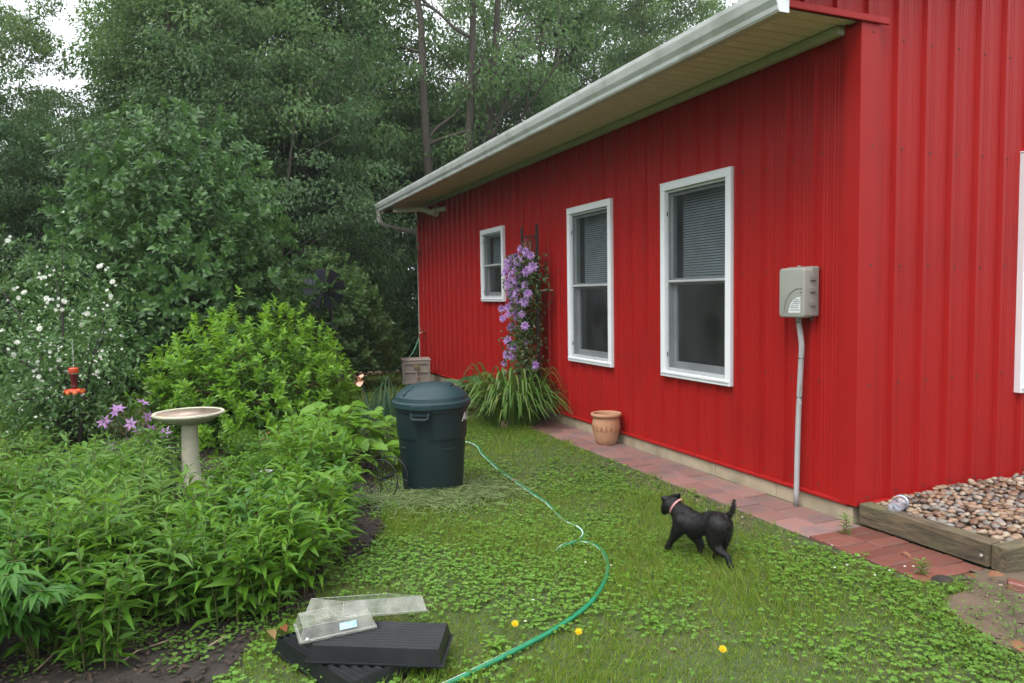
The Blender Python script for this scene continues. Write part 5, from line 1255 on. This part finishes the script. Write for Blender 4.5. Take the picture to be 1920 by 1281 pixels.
# ------------------------------------------------------------------ trellis with purple clematis
TX = 3.19
tl = thing('trellis', 'black lattice trellis standing against the red wall between the windows', 'trellis', (TX, 7.09, .08))
for yv in (6.90, 7.28): MB().bbox(-.012, .012, yv - 7.09 - .012, yv - 7.09 + .012, -.05, 2.04, .003).build('post', MT['iron'], tl)
for z in (.35, 1.0, 1.62, 1.93): MB().bbox(-.008, .008, -.177, .177, z - .006, z + .006, .002).build('rail', MT['iron'], tl)
for k in range(7):
    for s in (-1, 1):
        z = 1.62 + .0443 * k * 1.0; a_, b_2 = -.177 + .059 * k, .0
        y0, y1 = -.177 + .059 * k, -.177 + .059 * k + s * .17; y1 = max(-.177, min(.177, y1)); zz = 1.626 + abs(y1 - y0) * 1.75
        if abs(y1 - y0) > .03: MB().tube([(s * .004, y0, 1.626), (s * .004, y1, min(zz, 1.925))], .0045, 4).build('lattice_bar', MT['iron'], tl)
MB().tube([(0, -.19, 1.36), (XW - TX - .02, -.19, 1.36)], .008, 6).build('wall_bracket', MT['grey_frame'], tl)
CLB = np.array([TX - .05, 7.12, .1]); cl = thing('climbing_clematis', 'clematis climbing the black trellis, thick with purple blooms', 'climbing plant', CLB)
pf = [flower_mesh('flower', 8, .052, .044, LM['purple'], .15, 3, seed=s) for s in (5, 6, 7)]
fpts = []; rs = np.random.RandomState(14); m = MB()
for cx, cy_ in [(842, 312), (870, 327), (895, 345), (856, 360), (832, 372), (790, 365), (788, 388), (805, 410), (845, 420), (873, 426), (905, 402), (850, 450), (822, 470), (790, 460), (795, 500), (868, 492), (880, 535), (825, 535), (805, 565), (845, 600), (862, 578), (795, 630), (825, 655), (750, 612), (756, 660), (795, 705), (865, 697), (873, 780), (790, 800), (812, 805), (775, 835), (762, 885), (918, 895), (800, 480), (785, 510), (812, 550), (800, 585), (775, 850), (815, 425), (835, 455), (800, 395), (880, 545), (770, 430), (848, 440), (812, 385), (776, 405), (830, 400), (800, 440), (780, 480), (836, 500), (815, 515), (790, 540), (830, 575), (856, 470), (782, 605), (815, 625), (850, 640), (780, 770), (800, 850), (820, 350), (862, 405), (775, 380), (805, 700), (785, 640)]:
    P = onx(660 + cx / 2.668, 350 + cy_ / 2.668, TX - .10 + rs.uniform(-.06, .06)) - CLB; fpts.append(P); link('flower', pf[rs.randint(3)], cl, mw=face_mat(P, np.array([-.75, -.7, .25]) + rs.randn(3) * .35, rs.uniform(0, 6), rs.uniform(.8, 1.2)))
for k in range(6): m.tube(smooth_path([(rs.uniform(-.05, .05), rs.uniform(-.1, .1), -.05), (.02, rs.uniform(-.15, .15), .5), (.0, rs.uniform(-.2, .2), 1.0), (.0, rs.uniform(-.2, .1), 1.5), (.02, rs.uniform(-.15, .1), 1.85)], 4), .005, 4, cap=False)
m.build('stem', MT['redstem'], cl, True)
n = 3600; zz = rs.uniform(.1, 1.72, n); P = np.stack([rs.randn(n) * .075 + .0, rs.randn(n) * (.10 + .06 * np.sin(zz * 5 + 1) ** 2) - .03 + .05 * np.sin(zz * 3), zz], -1); L = rs.uniform(.03, .06, n)
tag(link('foliage', leaf_mesh('foliage', [leaf_arrays('leaf', P, rdir(n, rs) + np.array([-.3, -.3, -.3]), np.array([-.5, -.5, .8]) + rs.randn(n, 3) * .4, L, L * .55)], LM['clem']), cl), kind='stuff')
# arching daylily leaves: each a ribbon of its own
def ribbon(h, reach, w_, seed):
    n_ = 8; V = []; F = []
    for i in range(n_ + 1):
        t = i / n_; y = reach * t ** 1.25; z = h * (math.sin(math.pi * min(1, t * 1.02) * .80)) ; ww = w_ * (1 - .9 * t ** 2.2) * (.75 + .25 * min(1, t * 4)) / 2
        V += [(-ww, y, z + .15 * w_), (0, y, z), (ww, y, z + .15 * w_)]
        if i: k = (i - 1) * 3; F += [(k, k + 1, k + 4, k + 3), (k + 1, k + 2, k + 5, k + 4)]
    me = meshdata('leaf', V, F, LM['daylily'], True); at = me.attributes.new('tint', 'FLOAT', 'POINT'); at.data.foreach_set('value', np.full(len(V), .5, np.float32)); return me
rb = [ribbon(.46, .46, .036, 0), ribbon(.38, .54, .033, 1), ribbon(.54, .32, .036, 2), ribbon(.32, .50, .032, 3)]
dc = np.array([2.93, 7.02, .05]); dl = thing('daylily_clump', 'mound of arching strap leaves at the foot of the trellis', 'plant', dc)
rs = np.random.RandomState(5)
for k in range(290):
    a = rs.uniform(0, 6.28); q = rs.rand() ** .5 * .24; M = Matrix.Translation((q * math.cos(a) * 1.1, q * math.sin(a) * 1.5, 0)) @ Matrix.Rotation(a - math.pi / 2 + rs.uniform(-.5, .5), 4, 'Z') @ Matrix.Diagonal((1, rs.uniform(.7, 1.1), rs.uniform(.65, 1.15), 1)); link('leaf', rb[rs.randint(4)], dl, mw=M)
st, lv = broad_spec(rs, 30, .30, .44, .26, .17); perennial('hosta_plant', 'large blue green hosta leaves behind the daylily mound', (2.86, 7.75, .04), (st, lv), 'round', LM['hosta'], single=30)
o = MB().tube([(0, 0, -.02), (0, 0, .17)], [.085, .075], 10).build('log_stump', MT['log'], None, True); o.location = (2.80, 6.80, -.04); tag(o, 'short log end half hidden under the daylily leaves', 'log')

# ------------------------------------------------------------------ the dog
A_, B_ = np.array([2.365, 2.95]), np.array([2.24, 3.33]); ddir = unitxy(B_ - A_); dnr = np.array([-ddir[1], ddir[0], 0])   # dnr: the dog's left side, towards the garden bed
def dogp(px_, py_, off=0.):
    """a photo point on the upright plane through the dog's ground contacts, shifted sideways by off"""
    d = ray(px_, py_); o = CAM[:2]; n2 = dnr[:2]; t = ((A_ + n2 * off - o) @ n2) / (d[:2] @ n2); return CAM + d * t
def capsule(m, pts, rad, n=12):
    m.tube(pts, rad, n)
    m.ball(pts[0], rad[0], n, 8); m.ball(pts[-1], rad[-1], n, 8)
    for p, q in zip(pts[1:-1], rad[1:-1]): m.ball(p, q, n, 8)
DB = np.array([2.31, 3.1, float(gh(2.3, 3.1))])
m = MB()
hip = dogp(1347, 981); sho = dogp(1283, 968)
back = [dogp(1352, 979), dogp(1340, 980), dogp(1318, 983), dogp(1298, 982), dogp(1282, 974)]
capsule(m, smooth_path(back, 3), np.interp(np.linspace(0, 1, 13), [0, .2, .5, .75, 1], [.048, .057, .056, .068, .061]), 16)
capsule(m, smooth_path([dogp(1284, 970), dogp(1276, 962), dogp(1266, 953), dogp(1259, 949)], 3), np.interp(np.linspace(0, 1, 10), [0, .4, 1], [.060, .047, .040]), 14)      # neck
hd = dogp(1257, 946, .005); mz = dogp(1247, 956, .01)
capsule(m, [dogp(1263, 946), hd, dogp(1251, 951, .005)], [.041, .043, .034], 14); capsule(m, [dogp(1252, 951, .005), dogp(1248, 956, .008), dogp(1245, 959, .010)], [.028, .022, .018], 10)
FT = float(gh(2.3, 3.1))
def limb(pts, rad): capsule(m, smooth_path(pts, 3), np.interp(np.linspace(0, 1, (len(pts) - 1) * 3 + 1), np.linspace(0, 1, len(rad)), rad), 10)
lo = .042
limb([dogp(1279, 976, lo), dogp(1272, 992, lo), dogp(1266, 1003, lo), dogp(1258, 1015, lo), dogp(1252, 1026, lo)], [.044, .036, .024, .0165, .0145])      # near front leg
limb([dogp(1252, 1026, lo), dogp(1247, 1029, lo)], [.016, .013])
limb([dogp(1286, 980, -lo), dogp(1300, 1000, -lo), dogp(1311, 1016, -lo), dogp(1315, 1034, -lo), dogp(1324, 1047, -lo)], [.044, .036, .024, .017, .014]); limb([dogp(1324, 1047, -lo), dogp(1331, 1052, -lo)], [.014, .012])   # far front leg swept back
limb([dogp(1345, 984, lo), dogp(1340, 1004, lo), dogp(1341, 1022, lo), dogp(1352, 1035, lo), dogp(1363, 1043, lo), dogp(1368, 1058, lo), dogp(1372, 1071, lo)], [.056, .048, .032, .021, .0155, .0135, .013]); limb([dogp(1372, 1071, lo), dogp(1373, 1077, lo)], [.014, .012])   # near hind leg stretched behind
limb([dogp(1354, 984, -lo), dogp(1355, 1003, -lo), dogp(1353, 1022, -lo), dogp(1347, 1038, -lo), dogp(1338, 1047, -lo)], [.056, .046, .028, .018, .014]); limb([dogp(1338, 1047, -lo), dogp(1331, 1052, -lo)], [.014, .012])
limb([dogp(1355, 973), dogp(1364, 969), dogp(1371, 961), dogp(1375, 948), dogp(1376, 936)], [.023, .016, .0135, .011, .006])   # tail carried up
m.V = [tuple(np.array(v) - DB) for v in m.V]
dog = thing('dog', 'small black dog with a pink collar trotting across the lawn', 'dog', DB)
body = m.build('body', MT['fur'], dog, True)
bpy.context.view_layer.update()
md = body.modifiers.new('remesh', 'REMESH'); md.mode = 'VOXEL'; md.voxel_size = .0055; ms = body.modifiers.new('smooth', 'SMOOTH'); ms.iterations = 7; ms.factor = .5
dg = bpy.context.evaluated_depsgraph_get(); me = bpy.data.meshes.new_from_object(body.evaluated_get(dg)); body.modifiers.clear(); body.data = me
me.polygons.foreach_set('use_smooth', [True] * len(me.polygons))
if not me.materials: me.materials.append(MT['fur'])
nv = len(me.vertices); co = np.empty(nv * 3); me.vertices.foreach_get('co', co); co = co.reshape(-1, 3); no = np.empty(nv * 3); me.vertices.foreach_get('normal', no); no = no.reshape(-1, 3)
rsd = np.random.RandomState(1); ix = rsd.randint(nv, size=16000); Pf = co[ix] + rsd.randn(16000, 3) * .002; Nf = no[ix]; hd3 = np.array([ddir[0], ddir[1], .0])
Df = unit(-hd3 * .9 + np.array([0, 0, -.5]) + rsd.randn(16000, 3) * .35); Df = unit(Df - Nf * np.sum(Df * Nf, 1, keepdims=True) + Nf * .42)
tag(link('hair', leaf_mesh('hair', [leaf_arrays('blade', Pf - Nf * .001, Df, Nf, rsd.uniform(.008, .017, 16000), .0014)], leafmat('hair', [(.004, .0036, .0038), (.007, .0066, .007), (.012, .0115, .012)], .5, 0, .35)), dog), kind='stuff')
def ear(base, tipv, w_, fold):
    base, tipv, fold = [np.array(q, float) for q in (base, tipv, fold)]; ax = unit(tipv - base); sd_ = unit(np.cross(ax, ray(1257, 946))); V = []
    for t, ww in ((0, .9), (.4, 1.0), (.75, .7), (1, .12)):
        c = base + (tipv - base) * t + fold * max(0, t - .4) * 1.5
        V += [c - sd_ * w_ * ww / 2, c + unit(np.cross(sd_, ax)) * .006, c + sd_ * w_ * ww / 2, c - unit(np.cross(sd_, ax)) * .003]
    F = []
    for i in range(3):
        for k in range(4): F.append((i * 4 + k, i * 4 + (k + 1) % 4, (i + 1) * 4 + (k + 1) % 4, (i + 1) * 4 + k))
    F += [(3, 2, 1, 0), (12, 13, 14, 15)]
    MB().add([v - DB for v in V], F).build('ear', MT['fur'], dog, True)
ear(dogp(1252, 940, .028), dogp(1243, 926, .036), .044, (dogp(1240, 936, .03) - dogp(1243, 930, .03)) * .8)
ear(dogp(1264, 938, -.028), dogp(1269, 922, -.036), .050, (dogp(1276, 930, -.03) - dogp(1269, 926, -.03)) * .8)
cc_ = dogp(1269, 951); ax = unit(dogp(1260, 948) - dogp(1278, 963)); u_ = unit(np.cross(ax, [0, 0, 1.])); v_ = np.cross(ax, u_); V = []; F = []
for k in range(24):
    a = 2 * math.pi * k / 24; q = (u_ * math.cos(a) + v_ * math.sin(a)) * .0515
    for w_ in (-.005, .005): V.append(cc_ + q + ax * w_ - DB)
    F.append((2 * k, 2 * k + 1, (2 * k + 3) % 48, (2 * k + 2) % 48))
MB().add(V, F).build('collar', MT['collar'], dog, True)
MB().ball(dogp(1243, 960, .012) - DB, .009, 8, 6).build('nose', MT['iron'], dog, True)
for off in (.026,): MB().ball(dogp(1249, 948, .040) - DB, .005, 8, 6).build('eye', MT['iron'], dog, True)

# ================================================================== LAWN, WEEDS AND LITTER
rs = np.random.RandomState(33)
def lawn_points(n, y0, y1, x0=-4.5, x1=3.4):
    """ground points inside a wedge in front of the house, off the bed, the path and the bare dirt"""
    x = rs.uniform(x0, x1, n); y = rs.uniform(y0, y1, n)
    ok = (x > -.55 * y - .6) & (x < 1.95 * y + .2) & ~in_bed(x, y) & ~in_soil(x, y) & ((x < 2.93 + .06 * np.sin(y * 9) * np.sin(y * 23 + 1)) | (y < 2.2) | (y > 7.3)) & (x < 3.36)
    ok &= np.hypot(x - cc[0], y - cc[1]) > .205
    # worn strip beside the pavers
    strip = (x > 2.74 + .07 * np.sin(y * 7)) & (y > 2.9) & (y < 4.9); ok &= ~(strip & (rs.rand(n) < .72))
    return x[ok], y[ok]
def vnoise(x, y, f, s=0): return np.sin(x * f + s) * np.sin(y * f * 1.1 + 2 * s) + .6 * np.sin(x * f * 2.3 + y * f * 1.7 + s) + .4 * np.sin(x * f * 4.1 - y * f * 3.3 + 3 * s)
def clover_amount(x, y):
    c = sstep(-.95, 1.15, vnoise(x, y, 2.3, 1.3) + .75 * np.exp(-((x - 1.25) ** 2 + (y - 3.7) ** 2) / .5) + .9 * np.exp(-((x - 2.75) ** 2 + (y - 2.6) ** 2) / .15) + .45 * vnoise(x, y, 9.0, 2.2))
    return c * .9 * (1 - .75 * np.exp(-((x - 2.0) ** 2 + (y - 2.3) ** 2) / .25))
parts = []
for n, y0, y1, Lm, Wm in ((260000, 1.2, 4.6, .044, .0031), (100000, 4.6, 7.5, .048, .0042), (46000, 7.5, 13.5, .060, .006)):
    x, y = lawn_points(n, y0, y1); c = clover_amount(x, y); k = rs.rand(len(x)) > .45 * c; x, y = x[k], y[k]; nn_ = len(x)
    P = np.stack([x, y, gh(x, y) - .003], -1); tilt = rs.randn(nn_, 3) * .5; tilt[:, 2] = 0; wind = np.stack([np.sin(y * 3 + x), np.cos(x * 2.7), np.zeros(nn_)], -1) * .22
    D = unit(np.array([0, 0, 1.]) + tilt + wind); tall = 1 + .5 * np.clip(vnoise(x, y, 1.7, 4), -1, 1); L = Lm * rs.uniform(.5, 1.35, nn_) * np.clip(tall, .6, 1.7)
    parts.append(leaf_arrays('blade', P, D, rs.randn(nn_, 3) + np.array([0, 0, .2]), L, Wm * rs.uniform(.7, 1.3, nn_)))
x = rs.uniform(-9, 9, 16000); y = rs.uniform(8, 14.5, 16000); k = (x < 3.1) & ~in_bed(x, y) & (x > -.6 * y - .8); x, y = x[k], y[k]; k = len(x)
parts.append(leaf_arrays('blade', np.stack([x, y, gh(x, y)], -1), unit(np.array([0, 0, 1.]) + rs.randn(k, 3) * .4), rs.randn(k, 3), rs.uniform(.05, .14, k), .008))
tag(link('lawn_grass', leaf_mesh('lawn_grass', parts, LM['grass'])), 'short wet lawn grass between the garden bed and the house', 'grass', kind='stuff')
parts = []
for n, y0, y1, s in ((95000, 1.3, 4.8, 1.0), (38000, 4.8, 8.5, 1.25)):
    x, y = lawn_points(n, y0, y1); k = rs.rand(len(x)) < clover_amount(x, y) * .9 + .02; x, y = x[k], y[k]; n_ = len(x); h = gh(x, y) + rs.uniform(.010, .034, n_); a0_ = rs.uniform(0, 6.28, n_); tn = rs.randn(n_, 3) * .25 + np.array([0, 0, 1.]); sz = rs.uniform(.45, 1.3, n_) * .0135 * s
    for j in range(3):
        a = a0_ + j * 2.094; D = np.stack([np.cos(a), np.sin(a), rs.uniform(-.1, .25, n_)], -1); parts.append(leaf_arrays('diamond', np.stack([x, y, h], -1), D, tn, sz, sz * 1.05))
tag(link('clover', leaf_mesh('clover', parts, LM['clover'])), 'low patches of clover growing through the lawn', 'clover', kind='stuff')
# white clover heads, mostly by the paving
wc = flower_mesh('clover_flower', 7, .007, .005, LM['whitepet'], .7, 2, seed=2)
GW_ = 'white clover heads by the brick paving'
for px_, py_ in ((1560, 1040), (1588, 1078), (1565, 1083), (1668, 1089), (1696, 1081), (1712, 1081), (1640, 1098), (1392, 985), (1098, 1072), (1146, 1078), (1000, 1145), (985, 1186)):
    p = G(px_, py_); o = link('clover_flower', wc, None, (p[0], p[1], p[2] + .045)); o.scale = (1.2,) * 3; tag(o, 'tiny white clover head standing in the lawn', 'flower', GW_)
# mulch chips and litter on the bed
n = 15000; x = rs.uniform(-2.2, 1.9, n); y = rs.uniform(2.2, 8, n); k = in_bed(x, y); x, y = x[k], y[k]; n = len(x); a = rs.uniform(0, 6.28, n); L = rs.uniform(.012, .045, n)
tag(link('bark_mulch', leaf_mesh('bark_mulch', [leaf_arrays('chip', np.stack([x, y, gh(x, y) + .010 + rs.rand(n) * .012], -1), np.stack([np.cos(a), np.sin(a), rs.randn(n) * .25], -1), np.array([0, 0, 1.]) + rs.randn(n, 3) * .3, L, L * .38)], LM['mulch'])), 'dark bark mulch covering the soil of the garden bed', 'mulch', kind='stuff')
# crumbs on bare dirt and along the path edge
n = 5200; x = rs.uniform(2.4, 4.6, n); y = rs.uniform(1.1, 5, n); k = in_soil(x, y) | ((x > 2.74) & (x < 2.95) & (y > 2.9) & (y < 5)); x, y = x[k], y[k]; n = len(x); a = rs.uniform(0, 6.28, n); L = rs.uniform(.006, .024, n)
MC = leafmat('dirt_crumb', [(.16, .11, .07), (.24, .18, .12), (.10, .07, .045), (.30, .24, .17)], .85, 0)
tag(link('dirt_crumbs', leaf_mesh('dirt_crumbs', [leaf_arrays('chip', np.stack([x, y, gh(x, y) + .006], -1), np.stack([np.cos(a), np.sin(a), rs.randn(n) * .3], -1), np.array([0, 0, 1.]) + rs.randn(n, 3) * .4, L, L * .6)], MC)), 'loose crumbs of dry earth beside the paving', 'dirt', kind='stuff')
# mat of cut grass under the can
n = 9000; a = rs.uniform(0, 6.28, n); q = np.abs(rs.randn(n)) * .55; cxy = np.array([cc[0] - .02, cc[1] - .18]); x = cxy[0] + np.cos(a) * q * .55; y = cxy[1] + np.sin(a) * q * .34; k = np.hypot(x - cc[0], y - cc[1]) > .2; x, y, a, q = x[k], y[k], a[k], q[k]; n = len(x); a = rs.uniform(0, 6.28, n)
hh = gh(x, y) + .03 + .05 * np.exp(-(q / .45) ** 2) * rs.rand(n); L = rs.uniform(.04, .11, n)
tag(link('grass_clippings', leaf_mesh('grass_clippings', [leaf_arrays('blade', np.stack([x, y, hh], -1), np.stack([np.cos(a), np.sin(a), rs.randn(n) * .22], -1), np.array([0, 0, 1.]) + rs.randn(n, 3) * .4, L, rs.uniform(.003, .008, n))], LM['clip'])), 'pale heap of cut grass around the foot of the can', 'clippings', kind='stuff')
# weeds of various kinds, each a plant
def rosette(label, px_, py_, n, L, W, lm, up=.5, tm='lance', h=0., group=None, single=True, spread=0.):
    p = G(px_, py_); lv = []
    for i in range(n):
        a = i * 2.4 + rs.uniform(-.3, .3); u = up * rs.uniform(.5, 1.3); z = h * i / n; sp_ = rs.rand() ** .6 * spread; lv.append((np.array([sp_ * math.cos(a * 3.1), sp_ * math.sin(a * 3.1), z + .01]), unit([math.cos(a), math.sin(a), u]), np.array([0, 0, 1.]), L * rs.uniform(.7, 1.1), W * rs.uniform(.8, 1.1)))
    return perennial('weed', label, p, ([[(0, 0, -.01), (.003, 0, h * .5 + .005), (0, .004, h + .01)]], lv), tm, lm, single=n, group=group, cat='weed')
rosette('upright weed with whorled leaves at the path edge below the corner trim', 1586, 1006, 26, .055, .013, LM['weed'], .5, h=.11)
rosette('short upright weed at the end of the brick paving', 1728, 1082, 22, .05, .014, LM['weed'], .5, h=.07)
rosette('broad leaved dandelion rosette on the lawn near the hose', 928, 1218, 6, .075, .026, LM['hyd'], .7)
rosette('dandelion rosette on the lawn ahead of the dog', 1178, 1088, 7, .06, .02, LM['hyd'], .5)
rosette('pale three leaved weed on the open lawn', 1222, 1170, 5, .05, .022, LM['hyd'], .5)
rosette('low broad weed in front of the dark can', 900, 1010, 7, .05, .022, LM['hyd'], .3)
rosette('bright toothed weed at the front of the garden bed', 140, 1262, 18, .085, .034, LM['weed'], .9, h=.10, tm='leaf')
rosette('small weed seedling in the mulch at the bed edge', 455, 1170, 10, .05, .02, LM['weed'], .5, h=.03)
for i, (px_, py_) in enumerate(((230, 1195), (205, 1225), (250, 1215), (190, 1180), (270, 1185), (420, 1195), (350, 1205), (395, 1215), (600, 1010), (640, 965), (60, 1235), (110, 1245), (330, 1250), (300, 1190), (170, 1255), (40, 1270), (370, 1240), (460, 1190), (500, 1175), (320, 1225), (690, 1035), (655, 1060), (560, 1150), (620, 1095))): rosette('low creeping weed with round leaflets along the mulch edge', px_, py_, 34, .020, .019, LM['weed'], .4, 'round', h=.035, spread=.09, group='creeping weeds on the mulch')
for i, (px_, py_) in enumerate(((1880, 1130), (1905, 1200), (1840, 1165), (1800, 1190), (1770, 1210), (1860, 1230), (1745, 1150), (1820, 1110), (1900, 1160), (1690, 1110), (1870, 1275), (1910, 1250))): rosette('small bushy weed scattered on the bare dirt', px_, py_, 60, .020, .009, LM['weed'], .6, 'leaf', h=.05, spread=.085, group='weeds on the bare dirt')
for i, (px_, py_) in enumerate(((725, 960), (690, 950), (705, 975), (1040, 870), (960, 805), (905, 800), (1090, 905))): rosette('leafy weed tuft at the edge of the mown lawn', px_, py_, 18, .05, .018, LM['phloxb'], .6, 'lance', h=.03, spread=.06, group='weed tufts on the lawn')
# dandelions
dh = flower_mesh('flower_head', 16, .017, .0065, LM['yellowpet'], .25, 3, seed=4)
for px_, py_, lb in ((966, 1175, 'yellow dandelion on the lawn left of the hose'), (1085, 1191, 'yellow dandelion on the lawn right of the hose'), (1355, 1225, 'yellow dandelion out on the open lawn')):
    p = G(px_, py_ + 18); t = thing('dandelion', lb, 'flower', p); MB().tube([(0, 0, 0), (.004, 0, .03), (0, 0, .052)], .0018, 5).build('stem', MT['stem'], t); o = link('flower_head', dh, t, (0, 0, .052)); o.rotation_euler = (.55, -.25, 0)
# dry leaves, twigs
for px_, py_, lb, l_ in ((1690, 1046, 'curled brown leaf on the brick paving', .06), (505, 1195, 'dry tan leaf beside the black trays', .08), (530, 1188, 'dry tan leaf touching the black tray', .07), (1830, 1098, 'reddish dead leaf on the bare dirt', .08), (1850, 1090, 'curled dead leaf beside the timber corner', .07), (1895, 1218, 'dark dead leaf on the dirt far from the timber', .08), (1560, 1045, 'brown leaf lying in the clover', .05)):
    p = G(px_, py_); me = leaf_mesh('dead_leaf', [leaf_arrays('leaf', np.array([[0, 0, .012]]), rs.randn(1, 3) * np.array([1, 1, .15]), np.array([[0, 0, 1.]]) + rs.randn(1, 3) * .3, l_, l_ * .6)], LM['deadleaf'] if 'tan' not in lb else LM['brownleaf']); o = link('dead_leaf', me, None, p + np.array([0, 0, .02 if px_ != 1690 else .02])); tag(o, lb, 'leaf')
for q in ((( 280, 1222), (345, 1212)), ((230, 1250), (275, 1225)), ((390, 1222), (440, 1200)), ((70, 1265), (120, 1225))):
    a, b = G(*q[0]), G(*q[1]); m = MB().tube([a + np.array([0, 0, .02]), (a + b) / 2 + np.array([.01, 0, .035]), b + np.array([0, 0, .022])], [.004, .0035, .002], 5); o = m.build('twig', MT['twig'], None, True); tag(o, 'pale dry twig lying on the mulch', 'twig', 'dry twigs on the mulch')
# rusty broken bricks past the timber corner
for px_, py_, lb in ((1916, 1050, 'broken red brick piece beside the timber beam'), (1905, 1105, 'half buried brick fragment in the dirt')):
    p = G(px_, py_); m = MB().bbox(-.05, .05, -.035, .035, -.01, .035, .008, 2); o = m.build('brick_fragment', MT['brick'], None); o.location = [float(v) for v in p]; o.rotation_euler = (.1, .15, .6); tag(o, lb, 'brick')
o = MB().ball((0, 0, 0), (.055, .05, .03), 14, 8).build('soil_clod', M_bed, None, True); p = G(1768, 1092); o.location = [float(v) for v in p]; tag(o, 'dark clod of earth at the end of the paving', 'soil')

# ================================================================== RAIN MIST
hb = MB().box(-40, 45, -3, 44, -1.2, 16.5).build('haze', None); tag(hb, kind='stuff')
hm = bpy.data.materials.new('haze'); t_ = nodes(hm); o_ = t_.nodes.new('ShaderNodeOutputMaterial'); v_ = t_.nodes.new('ShaderNodeVolumePrincipled')
v_.inputs['Color'].default_value = (.92, .95, 1, 1); v_.inputs['Density'].default_value = .0009; v_.inputs['Anisotropy'].default_value = .2
t_.links.new(v_.outputs[0], o_.inputs['Volume']); hb.data.materials.append(hm)
cy.volume_bounces = 1
